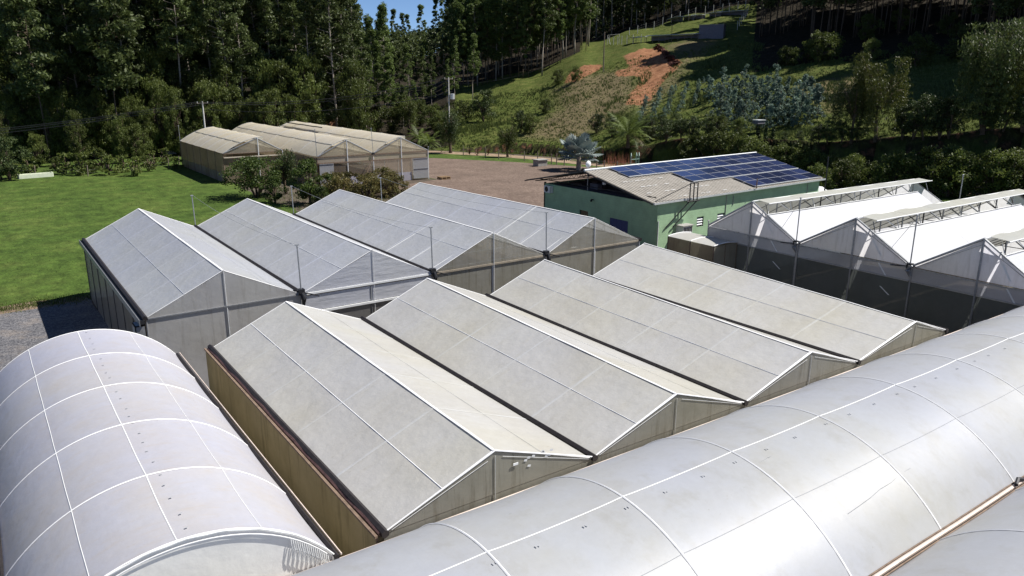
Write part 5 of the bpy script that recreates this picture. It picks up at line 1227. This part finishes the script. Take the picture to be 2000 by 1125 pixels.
for k in (3, 6): p = a.lerp(b, k/8); bar(t, 'stay', p-Vector((0, 0, .2)), p+u*1.5-Vector((0, 0, 1.7)), .05, M['wood'])
for px0, px1, row, lab in ((1226, 1237, 80, 'leftmost tiny pen roof beside the white gate frame'), (1242, 1259, 78, 'small pen roof between gate frame and long pen range')):
    a, b = hit(px0, row+6), hit(px1, row+6); z = max(a.z, b.z)+1.5; a.z = b.z = z; t = thing('animal_pen', (a.x, a.y, a.z-1.6), lab, 'pen')
    u = (b-a).normalized(); nrm = Vector((u.y, -u.x, 0)); nrm = nrm if nrm.dot(a) < 0 else -nrm
    obox(a, b-a, -nrm*2, (0, 0, .12), 'roof', M['steelwhite'], t)
    for f in (0, 1): p = a.lerp(b, f); bar(t, 'post', p-Vector((0, 0, 1.7)), p, .06, M['wood'])
a, b = hit(1364, 77), hit(1412, 75); u = (b-a).normalized(); nrm = Vector((u.y, -u.x, 0)); nrm = nrm if nrm.dot(a) < 0 else -nrm
t = thing('retaining_wall', a, 'plain dark grey wall block on the hilltop beside the pens', 'wall'); obox(a-Vector((0, 0, .6)), b-a, -nrm*2.2, (0, 0, 3.9), 'wall_block', M['greywall'], t)
obox(a+Vector((0, 0, 3.3))+nrm*.1-u*.1, (b-a)+u*.2, -nrm*2.4, (0, 0, .12), 'coping', M['concrete'], t)
a = hit(1311, 84); t = thing('lamp_post', a, 'thin dark post with a tilted board in front of the pens', 'post'); bar(t, 'post', a, a+Vector((0, 0, 4.4)), .07, M['dark'])
mb = MB(); c = a+Vector((0, 0, 4.4)); mb.box(c-Vector((.6, .3, .02)), c+Vector((.6, .3, .05))); mb.build('board', M['dark'], t)
# berm of dug earth at the head of the track
cs = []
mb = MB(); rd_ = random.Random(3)
for k in range(90):
    f = k/90; px = lerp(1284, 1318, f)+rd_.uniform(-4, 4); row = lerp(93, 128, f**1.3)+rd_.uniform(-5, 5); p = hit(px, row); s = rd_.uniform(.5, 1.1)
    vs = [p+Vector((rd_.uniform(-s, s), rd_.uniform(-s, s), rd_.uniform(-.3, .75)*s)) for _ in range(6)]; n = len(mb.v); mb.v += [tuple(v) for v in vs]
    mb.f += [(n, n+1, n+2), (n, n+2, n+3), (n, n+3, n+4), (n, n+4, n+5), (n+1, n+3, n+5), (n+1, n+2, n+4)]
mb.build('earth_clods', simple('dark_red_earth', (.12, .045, .03), .95, var=.5, scale=2), kind='stuff')

# ---------------------------------------------------------------- small things on the ground
p = at(1055, 324, 0); t = thing('concrete_box', (p.x, p.y, 0), 'low grey concrete box on the verge between fence and paved yard', 'box')
mb = MB(); mb.box((p.x-.9, p.y-.7, 0), (p.x+.9, p.y+.7, .95)); mb.build('body', M['concrete'], t)
mb = MB(); mb.box((p.x-1.05, p.y-.85, .952), (p.x+1.05, p.y+.85, 1.07)); mb.build('lid', M['concrete'], t)
a, b = at(38, 350, 0), at(104, 345, 0); t = thing('trough', a, 'long low white trough on the lawn by the dark bush', 'trough'); u = (b-a).normalized(); nrm = Vector((-u.y, u.x, 0))
tm = simple('trough_white', (.66, .70, .55), .7, var=.12)
for off in (0, 1.1): obox(a+nrm*off, b-a, nrm*.12, (0, 0, .55), 'side', tm, t)
for off in (0, 1): obox(a+(b-a)*off+nrm*.125, u*.12, nrm*.97, (0, 0, .6), 'end', tm, t)
obox(a+nrm*.125+u*.12, (b-a)-u*.12, nrm*.97, (0, 0, .1), 'floor', tm, t)
p = at(333, 299, .2); mb = MB(); rd_ = random.Random(4)
mb.grid(lambda u, v: (p.x+(u-.5)*1.9, p.y+(v-.5)*1.0, .05+.55*math.sin(math.pi*u)**.5*math.sin(math.pi*v)**.5+.05*math.sin(u*19+v*7)), 12, 8)
tag(mb.build('sack', M['white'], None, True), 'crumpled white sack lying at the forest edge left of the single-bay greenhouse', 'sack')
G18 = 'red-leaved plants on the verge'
for px, row, s in ((917, 303, 1.2), (932, 304, 1.1), (953, 303, 1.0)):
    q = at(px, row, 0); t = thing('red_leaved_plant', q, 'spiky red-leaved plant on the verge by the fence', 'plant', G18)
    mb = MB()
    for k in range(44):
        an = random.random()*6.28; el = random.uniform(.1, 1.5); L = random.uniform(.8, 1.5)*s; d = Vector((math.cos(an)*math.cos(el), math.sin(an)*math.cos(el), math.sin(el))); sd_ = Vector((-d.y, d.x, 0))*.08; o = Vector(q)+Vector((0, 0, random.uniform(0, .7)))
        mb.quad(o-sd_, o+sd_, o+d*L)
    mb.build('leaves', M['redleaf'], t)
q0, q1 = at(1185, 322, 0), at(1236, 327, 0); t = thing('heliconia_clump', q0, 'dry rust-red stalks standing against the earth bank', 'plant'); mb = MB()
for k in range(130):
    o = q0.lerp(q1, random.random())+Vector((random.uniform(-.6, .6), random.uniform(-.6, .6), 0)); h = random.uniform(1, 2.7); mb.quad(o, o+Vector((.06, 0, 0)), o+Vector((random.uniform(-.4, .4), random.uniform(-.3, .3), h)))
mb.build('stalks', M['stalk'], t)
p = at(1232, 338, 0); t = thing('tree_guard', p, 'pale green tubular frame standing behind the solar roof ridge', 'frame'); gm = simple('pale_green_paint', (.30, .46, .38), .5)
for dx in (0, 1.1, 1.6):
    mb = MB(); mb.path([Vector((p.x+dx, p.y, 0)), Vector((p.x+dx, p.y, 2.5)), Vector((p.x+dx+.2, p.y+.3, 2.9)), Vector((p.x+dx+.4, p.y+.6, 2.5)), Vector((p.x+dx+.4, p.y+.6, 0))], .05, 5); mb.build('hoop', gm, t)
bar(t, 'rail', (p.x, p.y, 2.0), (p.x+1.6, p.y, 2.0), .04, gm); bar(t, 'rail', (p.x, p.y, 1.3), (p.x+1.6, p.y, 1.3), .04, gm)
p = hit(1480, 262); t = thing('hive_stand', p, 'small grey roofed stand on thin legs below the saplings', 'stand')
mb = MB(); mb.box(p+Vector((-.95, -.6, 2.0)), p+Vector((.95, .6, 2.12))); mb.build('roof', M['steelwhite'], t)
mb = MB(); mb.box(p+Vector((-.85, -.5, 1.5)), p+Vector((.85, .5, 1.96))); mb.build('shelf', M['greywall'], t)
for dx in (-.7, .7):
    for dy in (-.4, .4): bar(t, 'leg', p+Vector((dx, dy, -.1)), p+Vector((dx, dy, 1.5)), .035, M['dark'])
G19 = 'little dark cypresses below the hive stand'
for px, row in ((1479, 291), (1493, 290), (1507, 296)): tr1('cypress', 'cypress', px, row, 'little dark pointed cypress below the small grey stand', 'cypress', 1.0, G19)
# stepped trail in the forest
for k in range(9):
    q = pol(640+k*.8, 150+k*4.5); mb = MB(); mb.box((q.x-1.6, q.y-.7, q.z-.5), (q.x+1.6, q.y+.7, q.z+.25+k*.12)); mb.build('trail_step', simple('trail_soil%d' % k, (.30, .15, .08), .95), None, kind='structure')
# parked car seen over the far roofs
cx = at(1586, 388, 0); t = thing('parked_car', cx, 'white car parked behind the white roofed greenhouse, only its top visible', 'car')
cm = simple('car_white', (.75, .76, .78), .25, var=.03, spec=.7); o = Vector((cx.x, cx.y, 0))
prof_ = [(-2.1, .35), (-2.15, .8), (-1.4, .98), (-.7, 1.42), (.75, 1.45), (1.6, 1.02), (2.1, .9), (2.15, .35)]
mb = MB(); n = len(prof_)
for yy, k in ((-.85, 1), (-.72, 1), (.72, 1), (.85, 1)):
    for x_, z_ in prof_:
        zz = z_ if abs(yy) < .8 else min(z_, 1.0)*.98; mb.v.append((o.x+x_, o.y+yy, zz))
for i in range(3):
    for j in range(n): mb.f.append((i*n+j, i*n+(j+1) % n, (i+1)*n+(j+1) % n, (i+1)*n+j))
mb.f += [tuple(range(n)), tuple(3*n+j for j in range(n))[::-1]]; mb.build('body', cm, t, True)
for x_ in (-1.35, 1.35):
    for yy in (-.88, .70): mb = MB(); mb.path([(o.x+x_, o.y+yy, .33), (o.x+x_, o.y+yy+.18, .33)], .33, 14); wh = mb.build('wheel', M['rubber'], t)
for yy in (-.80, .80): mb = MB(); mb.quad((o.x-1.2, o.y+yy, 1.0), (o.x+1.35, o.y+yy, 1.0), (o.x+.7, o.y+yy*.92, 1.36), (o.x-.65, o.y+yy*.92, 1.36)); mb.build('side_window', M['glassd'], t)
mb = MB(); mb.quad((o.x+.80, o.y-.68, 1.43), (o.x+.80, o.y+.68, 1.43), (o.x+1.55, o.y+.7, 1.06), (o.x+1.55, o.y-.7, 1.06)); mb.build('windscreen', M['glassd'], t)
# ---------------------------------------------------------------- weeds: rough grass and low growth on the slope
mb_v = []; mb_f = []; rs = np.random.RandomState(11)
pts = []
for k in range(15000):
    px = rs.uniform(860, 2050); row = rs.uniform(75, 330)
    a = caz(px); b, h = bank(a); D = rs.uniform(b+1.4, 200 if px < 1480 else 175); x, y = math.sin(R(a))*D, math.cos(R(a))*D
    if 45 < a < 56 and (inpoly((x, y), scarW) or inpoly((x, y), scar2W)): continue
    pts.append((x, y, terr(x, y), 1.))
for x, y, z, s in pts:
    hh = .25+.75*max(0, mnoise.noise((x*.12, y*.12, 9)))*2; s = rs.uniform(.5, 1.2)*hh
    for q in range(5):
        an = rs.uniform(0, 6.28); r2 = rs.uniform(.05, .45); bx, by = x+r2*math.cos(an), y+r2*math.sin(an); n = len(mb_v); wd = .10
        mb_v += [(bx-wd*math.sin(an), by+wd*math.cos(an), z-.1), (bx+wd*math.sin(an), by-wd*math.cos(an), z-.1), (bx+.5*s*math.cos(an*2), by+.5*s*math.sin(an*2), z+s)]; mb_f.append((n, n+1, n+2))
me = bpy.data.meshes.new('weeds'); me.from_pydata(mb_v, [], mb_f); me.materials.append(M['blade']); me.update(); link('weeds', me, kind='stuff')
# short tufts where lawn meets gravel and round the greenhouse feet
v = []; f = []
for k in range(9000):
    if k < 3500: x, y = rs.uniform(-6, 5), 54.6+rs.normal()*.6
    elif k < 6500: x, y = 29+rs.uniform(-3, 14), rs.uniform(76, 92)
    else: x, y = rs.uniform(-8, 30), rs.uniform(56, 128)
    if x > 26.6 and y > 93: continue
    s = rs.uniform(.06, .2)*(1 if k > 6500 or k < 3500 else 2); an = rs.uniform(0, 6.28); n = len(v)
    v += [(x, y, 0), (x+.05*math.cos(an), y+.05*math.sin(an), 0), (x+s*.5*math.cos(an*3), y+s*.5*math.sin(an*3), s)]; f.append((n, n+1, n+2))
me = bpy.data.meshes.new('grass_tufts'); me.from_pydata(v, [], f); me.materials.append(M['blade']); me.update(); link('grass_tufts', me, kind='stuff')
